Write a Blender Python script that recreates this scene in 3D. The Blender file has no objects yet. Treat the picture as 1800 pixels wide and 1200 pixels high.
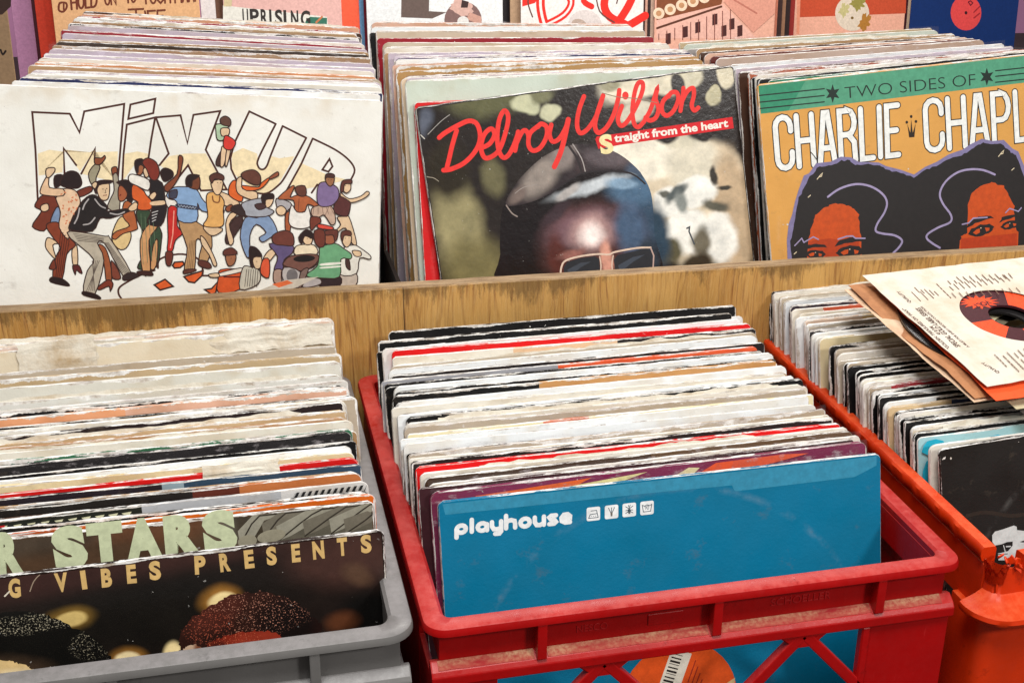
import bpy, bmesh, math, random
from math import sin, cos, radians, pi, sqrt
from mathutils import Vector, Matrix, noise as mnoise

C = bpy.context.scene.collection
scene = bpy.context.scene

# ------------------------------------------------------------------ camera
YAW, PITCH, ROLL = 0.24774, 0.38131, 0.01759
F_PX, PX, PY = 2238.4, 951.9, 581.0          # focal length and principal point for the 1800 x 1200 frame
CAM = Vector((-0.0919, -0.6312, 0.4483))
_f = Vector((sin(YAW)*cos(PITCH), cos(YAW)*cos(PITCH), -sin(PITCH)))
_r = Vector((cos(YAW), -sin(YAW), 0)); _u = _r.cross(_f)
RT = cos(ROLL)*_r + sin(ROLL)*_u
UP = -sin(ROLL)*_r + cos(ROLL)*_u
FW = _f
cd = bpy.data.cameras.new('camera'); cam = bpy.data.objects.new('camera', cd); C.objects.link(cam)
m = Matrix((RT, UP, -FW)).transposed().to_4x4(); m.translation = CAM
cam.matrix_world = m
cd.sensor_width = 36; cd.sensor_fit = 'HORIZONTAL'; cd.lens = 36*F_PX/1800
cd.shift_x = -(PX-900)/1800; cd.shift_y = -(600-PY)/1800
cd.clip_start = .01; cd.clip_end = 100
scene.camera = cam

# ------------------------------------------------------------------ light (a lit shop interior)
w = bpy.data.worlds.new('World'); scene.world = w; w.use_nodes = True
bg = w.node_tree.nodes['Background']; bg.inputs[0].default_value = (1.0, .96, .92, 1); bg.inputs[1].default_value = .24
def area(name, loc, target, size, power, col, sy=None):
    l = bpy.data.lights.new(name, 'AREA'); l.energy = power; l.color = col; l.size = size
    if sy: l.shape = 'RECTANGLE'; l.size_y = sy
    o = bpy.data.objects.new(name, l); C.objects.link(o); o.location = loc
    o.rotation_euler = (Vector(target)-Vector(loc)).to_track_quat('-Z', 'Y').to_euler()
    return o
area('ceiling_lamp', (1.35, -1.75, 1.45), (0.15, .25, 0), .32, 27, (1, .975, .94))
area('ceiling_panel', (-.1, -.75, 2.2), (0.15, .3, 0), .9, 57, (1, .98, .955))
area('display_lamp', (.7, 1.5, 1.7), (.7, 2.6, 0), 1.0, 62, (1, .95, .90))
scene.view_settings.view_transform = 'Standard'; scene.view_settings.look = 'None'
scene.view_settings.exposure = 0; scene.view_settings.gamma = 1
scene.view_settings.use_curve_mapping = False

# ------------------------------------------------------------------ helpers
def ray(px, py): return FW + RT*((px-PX)/F_PX) - UP*((py-PY)/F_PX)
def on_plane(px, py, p0, n):
    d = ray(px, py); return CAM + d*((Vector(p0)-CAM).dot(n)/d.dot(n))
def onz(px, py, z): return on_plane(px, py, (0, 0, z), Vector((0, 0, 1)))
def ony(px, py, y): return on_plane(px, py, (0, y, 0), Vector((0, 1, 0)))
def lin(c):
    return tuple((v/255/12.92 if v/255 <= .04045 else ((v/255+.055)/1.055)**2.4) for v in c[:3])
def rgba(c): return lin(c)+(1,)

def tag(o, label=None, cat=None, group=None, kind=None):
    if label: o['label'] = label
    if cat: o['category'] = cat
    if group: o['group'] = group
    if kind: o['kind'] = kind
    return o
def mesh_obj(name, verts, faces, mats, parent=None, fm=None, smooth=False):
    me = bpy.data.meshes.new(name); me.from_pydata(verts, [], faces)
    for mt in (mats if isinstance(mats, list) else [mats]): me.materials.append(mt)
    if fm: me.polygons.foreach_set('material_index', fm)
    if smooth: me.polygons.foreach_set('use_smooth', [True]*len(me.polygons))
    me.update()
    o = bpy.data.objects.new(name, me); C.objects.link(o); o.parent = parent
    return o
def bm_obj(name, bm, mats, parent=None, smooth=False):
    me = bpy.data.meshes.new(name); bm.to_mesh(me); bm.free()
    for mt in (mats if isinstance(mats, list) else [mats]): me.materials.append(mt)
    if smooth: me.polygons.foreach_set('use_smooth', [True]*len(me.polygons))
    o = bpy.data.objects.new(name, me); C.objects.link(o); o.parent = parent
    return o

# ---- node helpers
class NT:
    def __init__(s, mat): s.t = mat.node_tree; s.n = s.t.nodes; s.l = s.t.links
    def new(s, typ, ins=None, **kw):
        nd = s.n.new(typ)
        for k, v in kw.items(): setattr(nd, k, v)
        for k, v in (ins or {}).items():
            sock = nd.inputs[k]
            if isinstance(v, bpy.types.NodeSocket): s.l.new(v, sock)
            else: sock.default_value = v
        return nd
    def math(s, op, a, b=0.0, clamp=False):
        return s.new('ShaderNodeMath', {0: a, 1: b}, operation=op, use_clamp=clamp).outputs[0]
    def mix(s, f, a, b, blend='MIX'):
        nd = s.new('ShaderNodeMix', {0: f, 6: a, 7: b}, data_type='RGBA', blend_type=blend); return nd.outputs[2]
    def rng(s, v, a, b, c=0.0, d=1.0, smooth=False):
        return s.new('ShaderNodeMapRange', {0: v, 1: a, 2: b, 3: c, 4: d}, interpolation_type='SMOOTHSTEP' if smooth else 'LINEAR').outputs[0]
    def noise(s, vec, scale, detail=2, rough=.5):
        return s.new('ShaderNodeTexNoise', {'Vector': vec, 'Scale': scale, 'Detail': detail, 'Roughness': rough}).outputs[0]
    def mapping(s, vec, scale=(1, 1, 1), loc=(0, 0, 0), rot=(0, 0, 0), t='POINT'):
        return s.new('ShaderNodeMapping', {'Vector': vec, 'Scale': scale, 'Location': loc, 'Rotation': rot}, vector_type=t).outputs[0]
def newmat(name):
    mt = bpy.data.materials.new(name); mt.use_nodes = True
    return mt, NT(mt), mt.node_tree.nodes['Principled BSDF']

_inks = {}
def ink(c, rough=.5):
    """printed ink / paper of one colour, faintly uneven"""
    key = tuple(c)+(rough,)
    if key in _inks: return _inks[key]
    mt, t, b = newmat('ink')
    tc = t.new('ShaderNodeTexCoord').outputs['Object']
    n = t.noise(tc, 240, 3, .6)
    a = rgba(c)
    col = t.mix(t.rng(n, .3, .7, 0, 1), tuple(v*.86 for v in a[:3])+(1,), tuple(min(1, v*1.1) for v in a[:3])+(1,))
    t.l.new(col, b.inputs['Base Color']); b.inputs['Roughness'].default_value = rough
    b.inputs['Specular IOR Level'].default_value = .35
    _inks[key] = mt; return mt

# ---- worn record sleeve material; colours come from each object's own properties
def sleeve_material():
    mt, t, b = newmat('worn_printed_card')
    tc = t.new('ShaderNodeTexCoord').outputs['Object']
    sep = t.new('ShaderNodeSeparateXYZ', {0: tc}); x, z = sep.outputs[0], sep.outputs[2]
    oi = t.new('ShaderNodeObjectInfo')
    def at(n, o): return t.new('ShaderNodeAttribute', attribute_type='OBJECT', attribute_name=n).outputs[o]
    c2, c3 = at('ink_two', 'Color'), at('ink_three', 'Color')
    sp = t.new('ShaderNodeSeparateXYZ', {0: at('splits', 'Vector')})
    s1, s2, wear = sp.outputs[0], sp.outputs[1], sp.outputs[2]
    seed = at('seed', 'Fac')
    off = t.new('ShaderNodeCombineXYZ', {0: seed, 1: t.math('MULTIPLY', seed, 1.7), 2: 0.0}).outputs[0]
    v = t.new('ShaderNodeVectorMath', {0: tc, 1: off}, operation='ADD').outputs[0]
    base = t.mix(t.math('GREATER_THAN', x, s1), oi.outputs['Color'], c2)
    base = t.mix(t.math('GREATER_THAN', x, s2), base, c3)
    # uneven ink
    n0 = t.noise(v, 26, 3, .6)
    base = t.mix(1.0, base, t.mix(t.rng(n0, .3, .7), (.92, .91, .89, 1), (1.04, 1.04, 1.04, 1)), 'MULTIPLY')
    # yellowed patches hanging down from the top edge
    dtop = t.math('SUBTRACT', .315, z)
    dside = t.math('MINIMUM', x, t.math('SUBTRACT', .315, x))
    stain = t.math('MULTIPLY', t.rng(t.noise(v, 18, 3, .65),   .48, .64, 0, .4, True), t.rng(dtop, .002, .02, 1, 0))
    base = t.mix(stain, base, t.mix(1.0, base, (.74, .58, .38, 1), 'MULTIPLY'))
    # worn board along the edges
    nl = t.noise(v, 34, 2, .5); nh = t.noise(v, 330, 3, .7)
    ew = t.math('MULTIPLY', wear, t.math('ADD', t.math('MULTIPLY', t.rng(nl, .42, .68, .12, 2.2), 1.0), t.math('MULTIPLY', t.math('SUBTRACT', nh, .5), 2.2)))
    d = t.math('MINIMUM', dtop, t.math('MULTIPLY', dside, 1.25))
    wm = t.math('GREATER_THAN', ew, d)
    # chips and scuffs
    chips = t.math('MULTIPLY', t.math('GREATER_THAN', t.noise(v, 210, 2, .5), .75), t.math('GREATER_THAN', t.noise(v, 30, 2, .5), .52))
    wm = t.math('MAXIMUM', wm, t.math('MULTIPLY', chips, t.math('GREATER_THAN', wear, .0003)))
    pap = t.mix(t.rng(t.noise(v, 90, 4, .7), .32, .60), (.40, .33, .26, 1), (.86, .85, .82, 1))
    col = t.mix(wm, base, pap)
    ctr = t.new('ShaderNodeVectorMath', {0: tc, 1: (.1575, 0, .1575)}, operation='SUBTRACT').outputs[0]
    rad = t.new('ShaderNodeVectorMath', {0: ctr}, operation='LENGTH').outputs['Value']
    ring = t.math('MULTIPLY', t.rng(t.math('ABSOLUTE', t.math('SUBTRACT', rad, .149)), .0, .0035, 1, 0), t.rng(t.noise(v, 40, 4, .7), .45, .70, 0, .10))
    col = t.mix(ring, col, (.75, .74, .70, 1))
    # fold of the card itself (faces that do not look forwards or back)
    geo = t.new('ShaderNodeTexCoord').outputs['Normal']
    ny = t.math('ABSOLUTE', t.new('ShaderNodeSeparateXYZ', {0: geo}).outputs[1])
    st = t.noise(t.mapping(v, (40, 900, 40)), 1.0, 4, .75)
    st2 = t.noise(v, 120, 3, .6)
    edge = t.mix(t.rng(st, .38, .50), (.16, .12, .09, 1), (.88, .87, .84, 1))
    st3 = t.noise(t.mapping(v, (28, 500, 28)), 1.0, 4, .7)
    edge = t.mix(t.rng(t.math('ADD', st3, t.math('MULTIPLY', t.math('SUBTRACT', st2, .5), .4)), .49, .53), edge, base)
    em = t.rng(ny, .35, .72, 1, 0)
    col = t.mix(em, col, edge)
    # long dirty line of grime on some parts
    col = t.mix(t.math('MULTIPLY', t.rng(t.noise(t.mapping(v, (60, 60, 75)), 1.0, 4, .7), .60, .74), .22), col, (.16, .12, .08, 1))
    t.l.new(col, b.inputs['Base Color'])
    t.l.new(t.rng(nl, .3, .7, .38, .62), b.inputs['Roughness']); b.inputs['Specular IOR Level'].default_value = .25
    bump = t.new('ShaderNodeBump', {'Height': t.math('ADD', nh, t.math('MULTIPLY', wm, -.6)), 'Strength': .35, 'Distance': .0006})
    t.l.new(bump.outputs[0], b.inputs['Normal'])
    return mt
CARD = sleeve_material()

def plastic_material():
    mt, t, b = newmat('crinkled_clear_film')
    tc = t.new('ShaderNodeTexCoord').outputs['Object']
    n = t.noise(t.mapping(tc, (1, 1, 2.2)), 70, 4, .7)
    fac = t.rng(n, .56, .74, .03, .5)  # pale noise patches paint the crinkle highlights into the film
    tr = t.new('ShaderNodeBsdfTransparent', {0: (.96, .95, .95, 1)})
    b.inputs['Base Color'].default_value = (.66, .60, .61, 1); b.inputs['Roughness'].default_value = .22
    bump = t.new('ShaderNodeBump', {'Height': n, 'Strength': .8, 'Distance': .002}); t.l.new(bump.outputs[0], b.inputs['Normal'])
    mx = t.new('ShaderNodeMixShader'); t.l.new(fac, mx.inputs[0]); t.l.new(tr.outputs[0], mx.inputs[1]); t.l.new(b.outputs[0], mx.inputs[2])
    t.l.new(mx.outputs[0], mt.node_tree.nodes['Material Output'].inputs[0]); return mt
FILM = plastic_material()
def paper_material(c=(226, 220, 205), c2=(176, 150, 112)):
    mt, t, b = newmat('old_paper')
    tc = t.new('ShaderNodeTexCoord').outputs['Object']
    n = t.noise(tc, 22, 5, .65); n2 = t.noise(tc, 260, 2, .6)
    col = t.mix(t.rng(n, .46, .72), rgba(c), rgba(c2))
    t.l.new(col, b.inputs['Base Color']); b.inputs['Roughness'].default_value = .8
    bump = t.new('ShaderNodeBump', {'Height': t.math('ADD', t.math('MULTIPLY', n, 3.0), n2), 'Strength': .5, 'Distance': .001}); t.l.new(bump.outputs[0], b.inputs['Normal'])
    return mt
PAPER = paper_material()

# ------------------------------------------------------------------ record sleeve meshes
S = .315
def sleeve_mesh(seed, t=.0036, ragged=.0006, wave=.0010, r=.004, wdt=S, hgt=S):
    rnd = random.Random(seed); o1 = rnd.uniform(0, 90)
    nx = 44
    zs = [0, .5*hgt, .8*hgt, .93*hgt, hgt-r, hgt-.6*r, hgt-.25*r, hgt-.05*r, hgt]
    wv = rnd.uniform(-1, 1)*wave*2.2; ph = rnd.uniform(0, 6)
    def P(i, j, side):
        u = i/nx; z = zs[j]
        k = max(0, z-(hgt-r)); ins = r-sqrt(max(0, r*r-k*k)) if k > 0 else 0
        x = ins+(wdt-2*ins)*u
        if j >= 3:
            z += ragged*1.4*mnoise.noise(Vector((x*70, o1, 0)))*(1 if j > 4 else .5) + ragged*.8*mnoise.noise(Vector((x*300, o1, 3)))*(j > 5)
        if u in (0, 1): x += ragged*mnoise.noise(Vector((z*90, o1, 7+u)))
        y = wv*sin(pi*u+ph*.1)*(z/hgt)**2 + wave*mnoise.noise(Vector((x*9, z*4, o1)))*2*(z/hgt) + wave*.5*mnoise.noise(Vector((x*40, z*10, o1+5)))*(z/hgt)**3
        th = t*(1+(.25*mnoise.noise(Vector((x*14, z*5, o1+9))) if wave else 0))
        if side == 1:      # the fold, pushed slightly outwards
            e = t*.22
            if u == 0: x -= e
            if u == 1: x += e
            if j == len(zs)-1: z += e
            return (x, y, z)
        return (x, y+(-th/2 if side == 0 else th/2), z)
    verts = []; faces = []
    nz = len(zs)
    for side in (0, 2):
        b0 = len(verts)
        for j in range(nz):
            for i in range(nx+1): verts.append(P(i, j, side))
        for j in range(nz-1):
            for i in range(nx):
                a = b0+j*(nx+1)+i; q = (a, a+1, a+nx+2, a+nx+1)
                faces.append(q if side == 0 else q[::-1])
    loop = [(0, j) for j in range(nz)]+[(i, nz-1) for i in range(1, nx+1)]+[(nx, j) for j in range(nz-2, -1, -1)]
    idm = {}
    for (i, j) in loop:
        idm[(i, j)] = len(verts); verts.append(P(i, j, 1))
    off = nz*(nx+1)
    for a, b_ in zip(loop, loop[1:]):
        fa = a[1]*(nx+1)+a[0]; fb = b_[1]*(nx+1)+b_[0]
        faces.append((fa, fb, idm[b_], idm[a]))
        faces.append((idm[a], idm[b_], off+fb, off+fa))
    faces.append(tuple(range(nx, -1, -1))+tuple(range(off, off+nx+1)))
    return verts, faces

WEAR_WORD = {0: 'clean', 1: 'lightly worn', 2: 'worn', 3: 'badly worn'}
def frame(tl, lean, roll=0, yaw=0, h=S):
    """placement of a sleeve from the position of its top left corner"""
    R = Matrix.Rotation(yaw, 4, 'Z') @ Matrix.Rotation(-lean, 4, 'X') @ Matrix.Rotation(-roll, 4, 'Y')
    o = Vector(tl) - (R @ Vector((0, 0, h)))
    return Matrix.Translation(o) @ R
SEED = [0]
def sleeve(M, c, label, group, wear=2, c2=None, c3=None, s1=9, s2=9, t=.0036, ragged=None, wave=.001, r=.004, mat=None, wdt=S, hgt=S):
    SEED[0] += 1; sd = SEED[0]
    v, f = sleeve_mesh(sd, t, ragged if ragged is not None else (.0001, .00014, .00024, .0005)[wear], wave, r, wdt, hgt)
    o = mesh_obj('record_sleeve', v, f, mat or CARD, smooth=True)
    o.data.set_sharp_from_angle(angle=radians(50))
    o.matrix_world = M
    if len(label.replace(',', ' ').split()) > 16: label = ' '.join(label.split()[2 if label.startswith(('lightly', 'badly')) else 1:])
    o.color = rgba(c); o['ink_two'] = lin(c2 or c); o['ink_three'] = lin(c3 or c2 or c)
    o['splits'] = (float(s1), float(s2), (.0001, .0004, .0008, .0016)[wear]); o['seed'] = float(sd*3.17)
    tag(o, label, 'record sleeve', group)
    return o
def film(parent, rnd, h=.30, up=.004, x0=0, x1=S, t=.0036, name='plastic_cover'):
    """a clear outer bag: a crinkled sheet in front, standing a little above the card"""
    nx, nz = 50, 14; o1 = rnd.uniform(0, 99); V = []; Fc = []
    for j in range(nz+1):
        for i in range(nx+1):
            u, k = i/nx, (j/nz)**.5
            x = x0+(x1-x0)*u; z = S-h+(h+up)*k
            if j == nz: z += .003*mnoise.noise(Vector((x*22, o1, 0)))+.0012*mnoise.noise(Vector((x*90, o1, 0)))
            y = -t*.5-.0012-.0014*mnoise.noise(Vector((x*45, z*60, o1)))-.0006*mnoise.noise(Vector((x*150, z*120, o1)))
            if z > S: y += (z-S)*.5*mnoise.noise(Vector((x*30, 4, o1)))+.0008
            V.append((x, y, z))
    for j in range(nz):
        for i in range(nx):
            a = j*(nx+1)+i; Fc.append((a, a+1, a+nx+2, a+nx+1))
    return mesh_obj(name, V, Fc, FILM, parent, smooth=True)
def inner(parent, rnd, up=.005, x0=.01, x1=.305, mat=None, t=.0036, rag=.002):
    """paper inner sleeve poking out of the top"""
    nx = 60; V = []; Fc = []; o1 = rnd.uniform(0, 99)
    for i in range(nx+1):
        u = i/nx; x = x0+(x1-x0)*u
        zt = S+up*(.75+.5*mnoise.noise(Vector((x*8, o1, 0))))+rag*mnoise.noise(Vector((x*60, o1, 2)))+rag*.5*mnoise.noise(Vector((x*200, o1, 2)))
        if u < .03 or u > .97: zt -= .002
        y = .0008*mnoise.noise(Vector((x*12, o1, 5)))
        V += [(x, y-.0003, S-.012), (x, y-.0006, zt), (x, y+.0003, zt-.0002), (x, y+.0006, S-.012)]
    for i in range(nx):
        a = i*4
        for k in range(3): Fc.append((a+k, a+4+k, a+5+k, a+1+k))
    return mesh_obj('inner_sleeve', V, Fc, mat or PAPER, parent)

# ---- flat artwork: polygons and ribbons printed on a sleeve, each layer a few microns above the last
class Art:
    def __init__(s, obj, step=3e-6, base=.00006, t=.0036):
        s.o = obj; s.M = obj.matrix_world.copy(); s.Mi = s.M.inverted()
        s.p0 = s.M @ Vector((0, -t/2, 0)); s.n = s.M.to_3x3() @ Vector((0, 1, 0))
        s.y = -t/2-base; s.step = step; s.mats = []; s.mi = {}
        s.V = []; s.F = []; s.fm = []
        s.t = t; s.clip = obj.name.startswith('record_sleeve')
    def q(s, px, py):                        # photo point -> sleeve plane (local x, z)
        v = s.Mi @ on_plane(px, py, s.p0, s.n); return (v.x, v.z)
    def col(s, c):
        if isinstance(c, bpy.types.Material):
            if c.name not in s.mi: s.mi[c.name] = len(s.mats); s.mats.append(c)
            return s.mi[c.name]
        k = tuple(c)
        if k not in s.mi: s.mi[k] = len(s.mats); s.mats.append(ink(c))
        return s.mi[k]
    def poly(s, pts, c, local=False):
        L = pts if local else [s.q(*p) for p in pts]
        if s.clip:
            e = .0008; L = [(min(S-e, max(e, x+random.Random(int(x*1e6)).uniform(0, 2e-5))), min(S-e-1e-5*(i % 5), max(e, z))) for i, (x, z) in enumerate(L)]
        s.y -= s.step
        bm = bmesh.new(); vs = [bm.verts.new((x, s.y, z)) for x, z in L]
        try: f = bm.faces.new(vs)
        except ValueError: bm.free(); return
        f.normal_update()
        if f.normal.y > 0: f.normal_flip()
        bmesh.ops.triangulate(bm, faces=bm.faces[:])
        bm.verts.index_update(); b0 = len(s.V)
        s.V += [tuple(v.co) for v in bm.verts]
        k = s.col(c)
        for f in bm.faces: s.F.append(tuple(b0+v.index for v in f.verts)); s.fm.append(k)
        bm.free()
    def line(s, pts, wd, c, local=False, closed=False, smooth=0, w2=None):
        """wd in metres"""
        L = [Vector(p) if local else Vector(s.q(*p)) for p in pts]
        if smooth:
            out = []
            n = len(L)
            for i in range(n if closed else n-1):
                a, b, c_, d = (L[(i-1) % n], L[i], L[(i+1) % n], L[(i+2) % n]) if closed else (L[max(0, i-1)], L[i], L[i+1], L[min(n-1, i+2)])
                for k in range(smooth):
                    u = k/smooth
                    out.append(.5*((2*b)+(c_-a)*u+(2*a-5*b+4*c_-d)*u*u+(3*b-a-3*c_+d)*u**3))
            if not closed: out.append(L[-1])
            L = out
        if s.clip: L = [Vector((min(S-.001, max(.001, v_.x)), min(S-.0015, max(.001, v_.y))+1e-6*(i_ % 7))) for i_, v_ in enumerate(L)]
        if closed: L = L+[L[0], L[1]]
        k = s.col(c); n = len(L)
        h = wd/2
        if not closed:
            d0 = (L[1]-L[0]).normalized(); d1 = (L[-1]-L[-2]).normalized()
            # rounded caps
            for cpt, dd in ((L[0], -d0), (L[-1], d1)):
                s.y -= s.step*.5; b0 = len(s.V); a0 = math.atan2(dd.y, dd.x)
                s.V.append((cpt.x, s.y, cpt.y))
                for i in range(7):
                    a = a0-pi/2+pi*i/6; s.V.append((cpt.x+h*cos(a), s.y, cpt.y+h*sin(a)))
                for i in range(6): s.F.append((b0, b0+1+i, b0+2+i)); s.fm.append(k)
        b0 = len(s.V)
        for i in range(n):
            a = L[max(0, i-1)]; b = L[min(n-1, i+1)]
            d_in = (L[i]-a).normalized() if i > 0 else (b-L[i]).normalized()
            d_out = (b-L[i]).normalized() if i < n-1 else d_in
            tg = (d_in+d_out)
            if tg.length < .2: tg = d_out
            tg.normalize(); nn = Vector((-tg.y, tg.x)); co = max(.45, nn.dot(Vector((-d_out.y, d_out.x))))
            e = nn*(h/co)
            s.y -= 1.2e-7
            s.V.append((L[i].x+e.x, s.y, L[i].y+e.y)); s.V.append((L[i].x-e.x, s.y, L[i].y-e.y))
        for i in range(n-1):
            a = b0+2*i; s.F.append((a, a+1, a+3, a+2)); s.fm.append(k)
    def shape(s, pts, c, outline=None, wd=.0008, closed=True, smooth=0):
        s.poly(pts, c)
        if outline: s.line(pts, wd, outline, closed=closed)
    def ell(s, cx, cy, rx, ry, c, rot=0, n=24, a0=0, a1=2*pi, wob=0):
        pts = []
        for i in range(n):
            a = a0+(a1-a0)*i/n; k = 1+wob*sin(i*2.7)+wob*sin(i*5.1+1)
            x, y = rx*k*cos(a), ry*k*sin(a); pts.append((cx+x*cos(rot)-y*sin(rot), cy+x*sin(rot)+y*cos(rot)))
        s.poly(pts, c)
    def text(s, txt, p0, p1, height, c, bold=0.0, squash=None, local=False, flip=False):
        """text whose baseline runs from p0 to p1 (photo points), letters `height` metres high"""
        a = Vector(p0) if local else Vector(s.q(*p0)); b = Vector(p1) if local else Vector(s.q(*p1))
        cu = bpy.data.curves.new('t', 'FONT'); cu.body = txt; cu.size = 1; cu.offset = bold; cu.resolution_u = 4
        ob = bpy.data.objects.new('t', cu); C.objects.link(ob)
        dg = bpy.context.evaluated_depsgraph_get(); me = bpy.data.meshes.new_from_object(ob.evaluated_get(dg))
        xs = [v.co.x for v in me.vertices]; 
        if not xs: return
        x0, x1 = min(xs), max(xs); d = b-a; ln = d.length; d = d/ln; nn = Vector((-d.y, d.x))
        kx = ln/(x1-x0); ky = height/.70
        s.y -= s.step*2; k = s.col(c); b0 = len(s.V)
        for v in me.vertices:
            p = a+d*((v.co.x-x0)*kx)+nn*(v.co.y*ky); s.V.append((p.x, s.y, p.y))
        for f in me.polygons:
            s.F.append(tuple(b0+i for i in f.vertices)); s.fm.append(k)
        bpy.data.objects.remove(ob); bpy.data.curves.remove(cu); bpy.data.meshes.remove(me)
    def strokes(s, txt, quad, wd, c, w=.7, gap=.28, smooth=0, slots=None):
        """block letters made of strokes, mapped into a quad of photo points TL TR BR BL"""
        TL, TR, BR, BL = [Vector(p) for p in quad]
        tot = sum(ADV.get(ch, 1) for ch in txt)+gap*(len(txt)-1); x = 0
        for ch in txt:
            a = ADV.get(ch, 1)
            for st in GLYPH.get(ch, []):
                pts = []
                for (u, v) in st:
                    U = (x+u*a)/tot; pts.append(tuple((TL*(1-U)+TR*U)*v+(BL*(1-U)+BR*U)*(1-v)))
                s.line(pts, wd, c)
            x += a+gap
    def crop(s, ox, oy, k): return lambda pts: [(ox+x*k, oy+y*k) for x, y in pts]
    def build(s, name='cover_print', parent=None, label=None):
        o = mesh_obj(name, s.V, s.F, s.mats, parent or s.o, s.fm)
        if label: o['label'] = label
        s.V, s.F, s.fm, s.mats, s.mi = [], [], [], [], {}
        return o
def arc(cx, cy, rx, ry, a0, a1, n=5): return [(cx+rx*cos(radians(a0+(a1-a0)*i/n)), cy+ry*sin(radians(a0+(a1-a0)*i/n))) for i in range(n+1)]
ADV = {'I': .12, ' ': .6, '.': .1, 'M': 1.3, 'W': 1.4, 'L': .75, 'E': .75}
GLYPH = {
 'C': [[(1, .72)]+arc(.5, .82, .5, .18, 0, 180, 6)+arc(.5, .18, .5, .18, 180, 360, 6)+[(1, .30)]],
 'H': [[(0, 0), (0, 1)], [(1, 0), (1, 1)], [(0, .5), (1, .5)]],
 'A': [[(0, 0), (.38, 1), (.62, 1), (1, 0)], [(.16, .3), (.84, .3)]],
 'R': [[(0, 0), (0, 1), (.55, 1)]+arc(.55, .76, .42, .24, 90, -90, 6)+[(0, .52)], [(.6, .5), (.92, .36), (.97, 0)]],
 'L': [[(0, 1), (0, 0), (1, 0)]], 'I': [[(.5, 0), (.5, 1)]],
 'E': [[(1, 1), (0, 1), (0, 0), (1, 0)], [(0, .5), (.85, .5)]],
 'P': [[(0, 0), (0, 1), (.55, 1)]+arc(.55, .73, .42, .27, 90, -90, 6)+[(0, .46)]],
 'N': [[(0, 0), (0, 1), (1, 0), (1, 1)]],
 'O': [arc(.5, .5, .5, .5, 90, 450, 16)], 'D': [[(0, 0), (0, 1), (.4, 1)]+arc(.4, .5, .6, .5, 90, -90, 8)+[(0, 0)]],
 'T': [[(0, 1), (1, 1)], [(.5, 1), (.5, 0)]], 'Y': [[(0, 1), (.5, .5), (1, 1)], [(.5, .5), (.5, 0)]],
 'U': [[(0, 1), (0, .25), (.5, 0), (1, .25), (1, 1)]], 'M': [[(0, 0), (.1, 1), (.5, .4), (.9, 1), (1, 0)]],
 'F': [[(1, 1), (0, 1), (0, 0)], [(0, .55), (.8, .55)]], '.': [[(0, 0), (.3, .02)]],
}

def photo_cover(name, base, blobs, q, wob=.012, wobscale=16, grain=.25, rough=.3, speck=None, bump=.25):
    """a printed photograph: soft patches of ink; blobs = (cx,cy,rx,ry,rot,colour,soft) in photo points"""
    mt, t, b = newmat(name)
    tc = t.new('ShaderNodeTexCoord').outputs['Object']
    nz = t.new('ShaderNodeTexNoise', {'Vector': tc, 'Scale': wobscale, 'Detail': 3.0})
    dv = t.new('ShaderNodeVectorMath', {0: nz.outputs['Color'], 1: (.5, .5, .5)}, operation='SUBTRACT').outputs[0]
    dv = t.new('ShaderNodeVectorMath', {0: dv, 3: wob}, operation='SCALE'); dv.inputs[3].default_value = wob
    v = t.new('ShaderNodeVectorMath', {0: tc, 1: dv.outputs[0]}, operation='ADD').outputs[0]
    col = rgba(base); grainn = t.noise(tc, 45, 4, .7)
    for bl in blobs:
        cx, cy, rx, ry, rot, c, soft = bl[:7]
        lx, lz = q(cx, cy); ax = q(cx+rx, cy); az = q(cx, cy-ry)
        sx = sqrt((ax[0]-lx)**2+(ax[1]-lz)**2); sz = sqrt((az[0]-lx)**2+(az[1]-lz)**2)
        mp = t.mapping(v, (sx, 1000, sz), (lx, 0, lz), (0, radians(rot), 0), 'TEXTURE')
        ln = t.new('ShaderNodeVectorMath', {0: mp}, operation='LENGTH').outputs['Value']
        k = t.rng(ln, 1-soft*.5, 1+soft*.5, bl[7] if len(bl) > 7 else 1, 0, True)
        col = t.mix(k, col, rgba(c))
    col = t.mix(grain, col, t.mix(1.0, col, t.mix(t.rng(grainn, .3, .7), (.55, .55, .55, 1), (1.5, 1.45, 1.4, 1)), 'MULTIPLY'))
    if speck: 
        for (cx, cy, rx, ry, c, thr) in speck:
            lx, lz = q(cx, cy); ax = q(cx+rx, cy); az = q(cx, cy-ry)
            mp = t.mapping(v, (abs(ax[0]-lx), 1000, abs(az[1]-lz)), (lx, 0, lz), (0, 0, 0), 'TEXTURE')
            ln = t.new('ShaderNodeVectorMath', {0: mp}, operation='LENGTH').outputs['Value']
            k = t.math('MULTIPLY', t.rng(ln, .7, 1, 1, 0), t.math('GREATER_THAN', t.noise(tc, 1150, 2, .55), thr))
            col = t.mix(k, col, rgba(c))
    # scuffs
    sc = t.math('MULTIPLY', t.math('GREATER_THAN', t.noise(t.mapping(tc, (1, 1, 1), (0, 0, 0), (0, .5, 0)), 260, 3, .6), .73), .5)
    col = t.mix(sc, col, (.6, .58, .54, 1))
    t.l.new(col, b.inputs['Base Color']); b.inputs['Roughness'].default_value = rough
    bp = t.new('ShaderNodeBump', {'Height': t.noise(tc, 180, 4, .6), 'Strength': bump, 'Distance': .0008}); t.l.new(bp.outputs[0], b.inputs['Normal'])
    return mt
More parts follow.
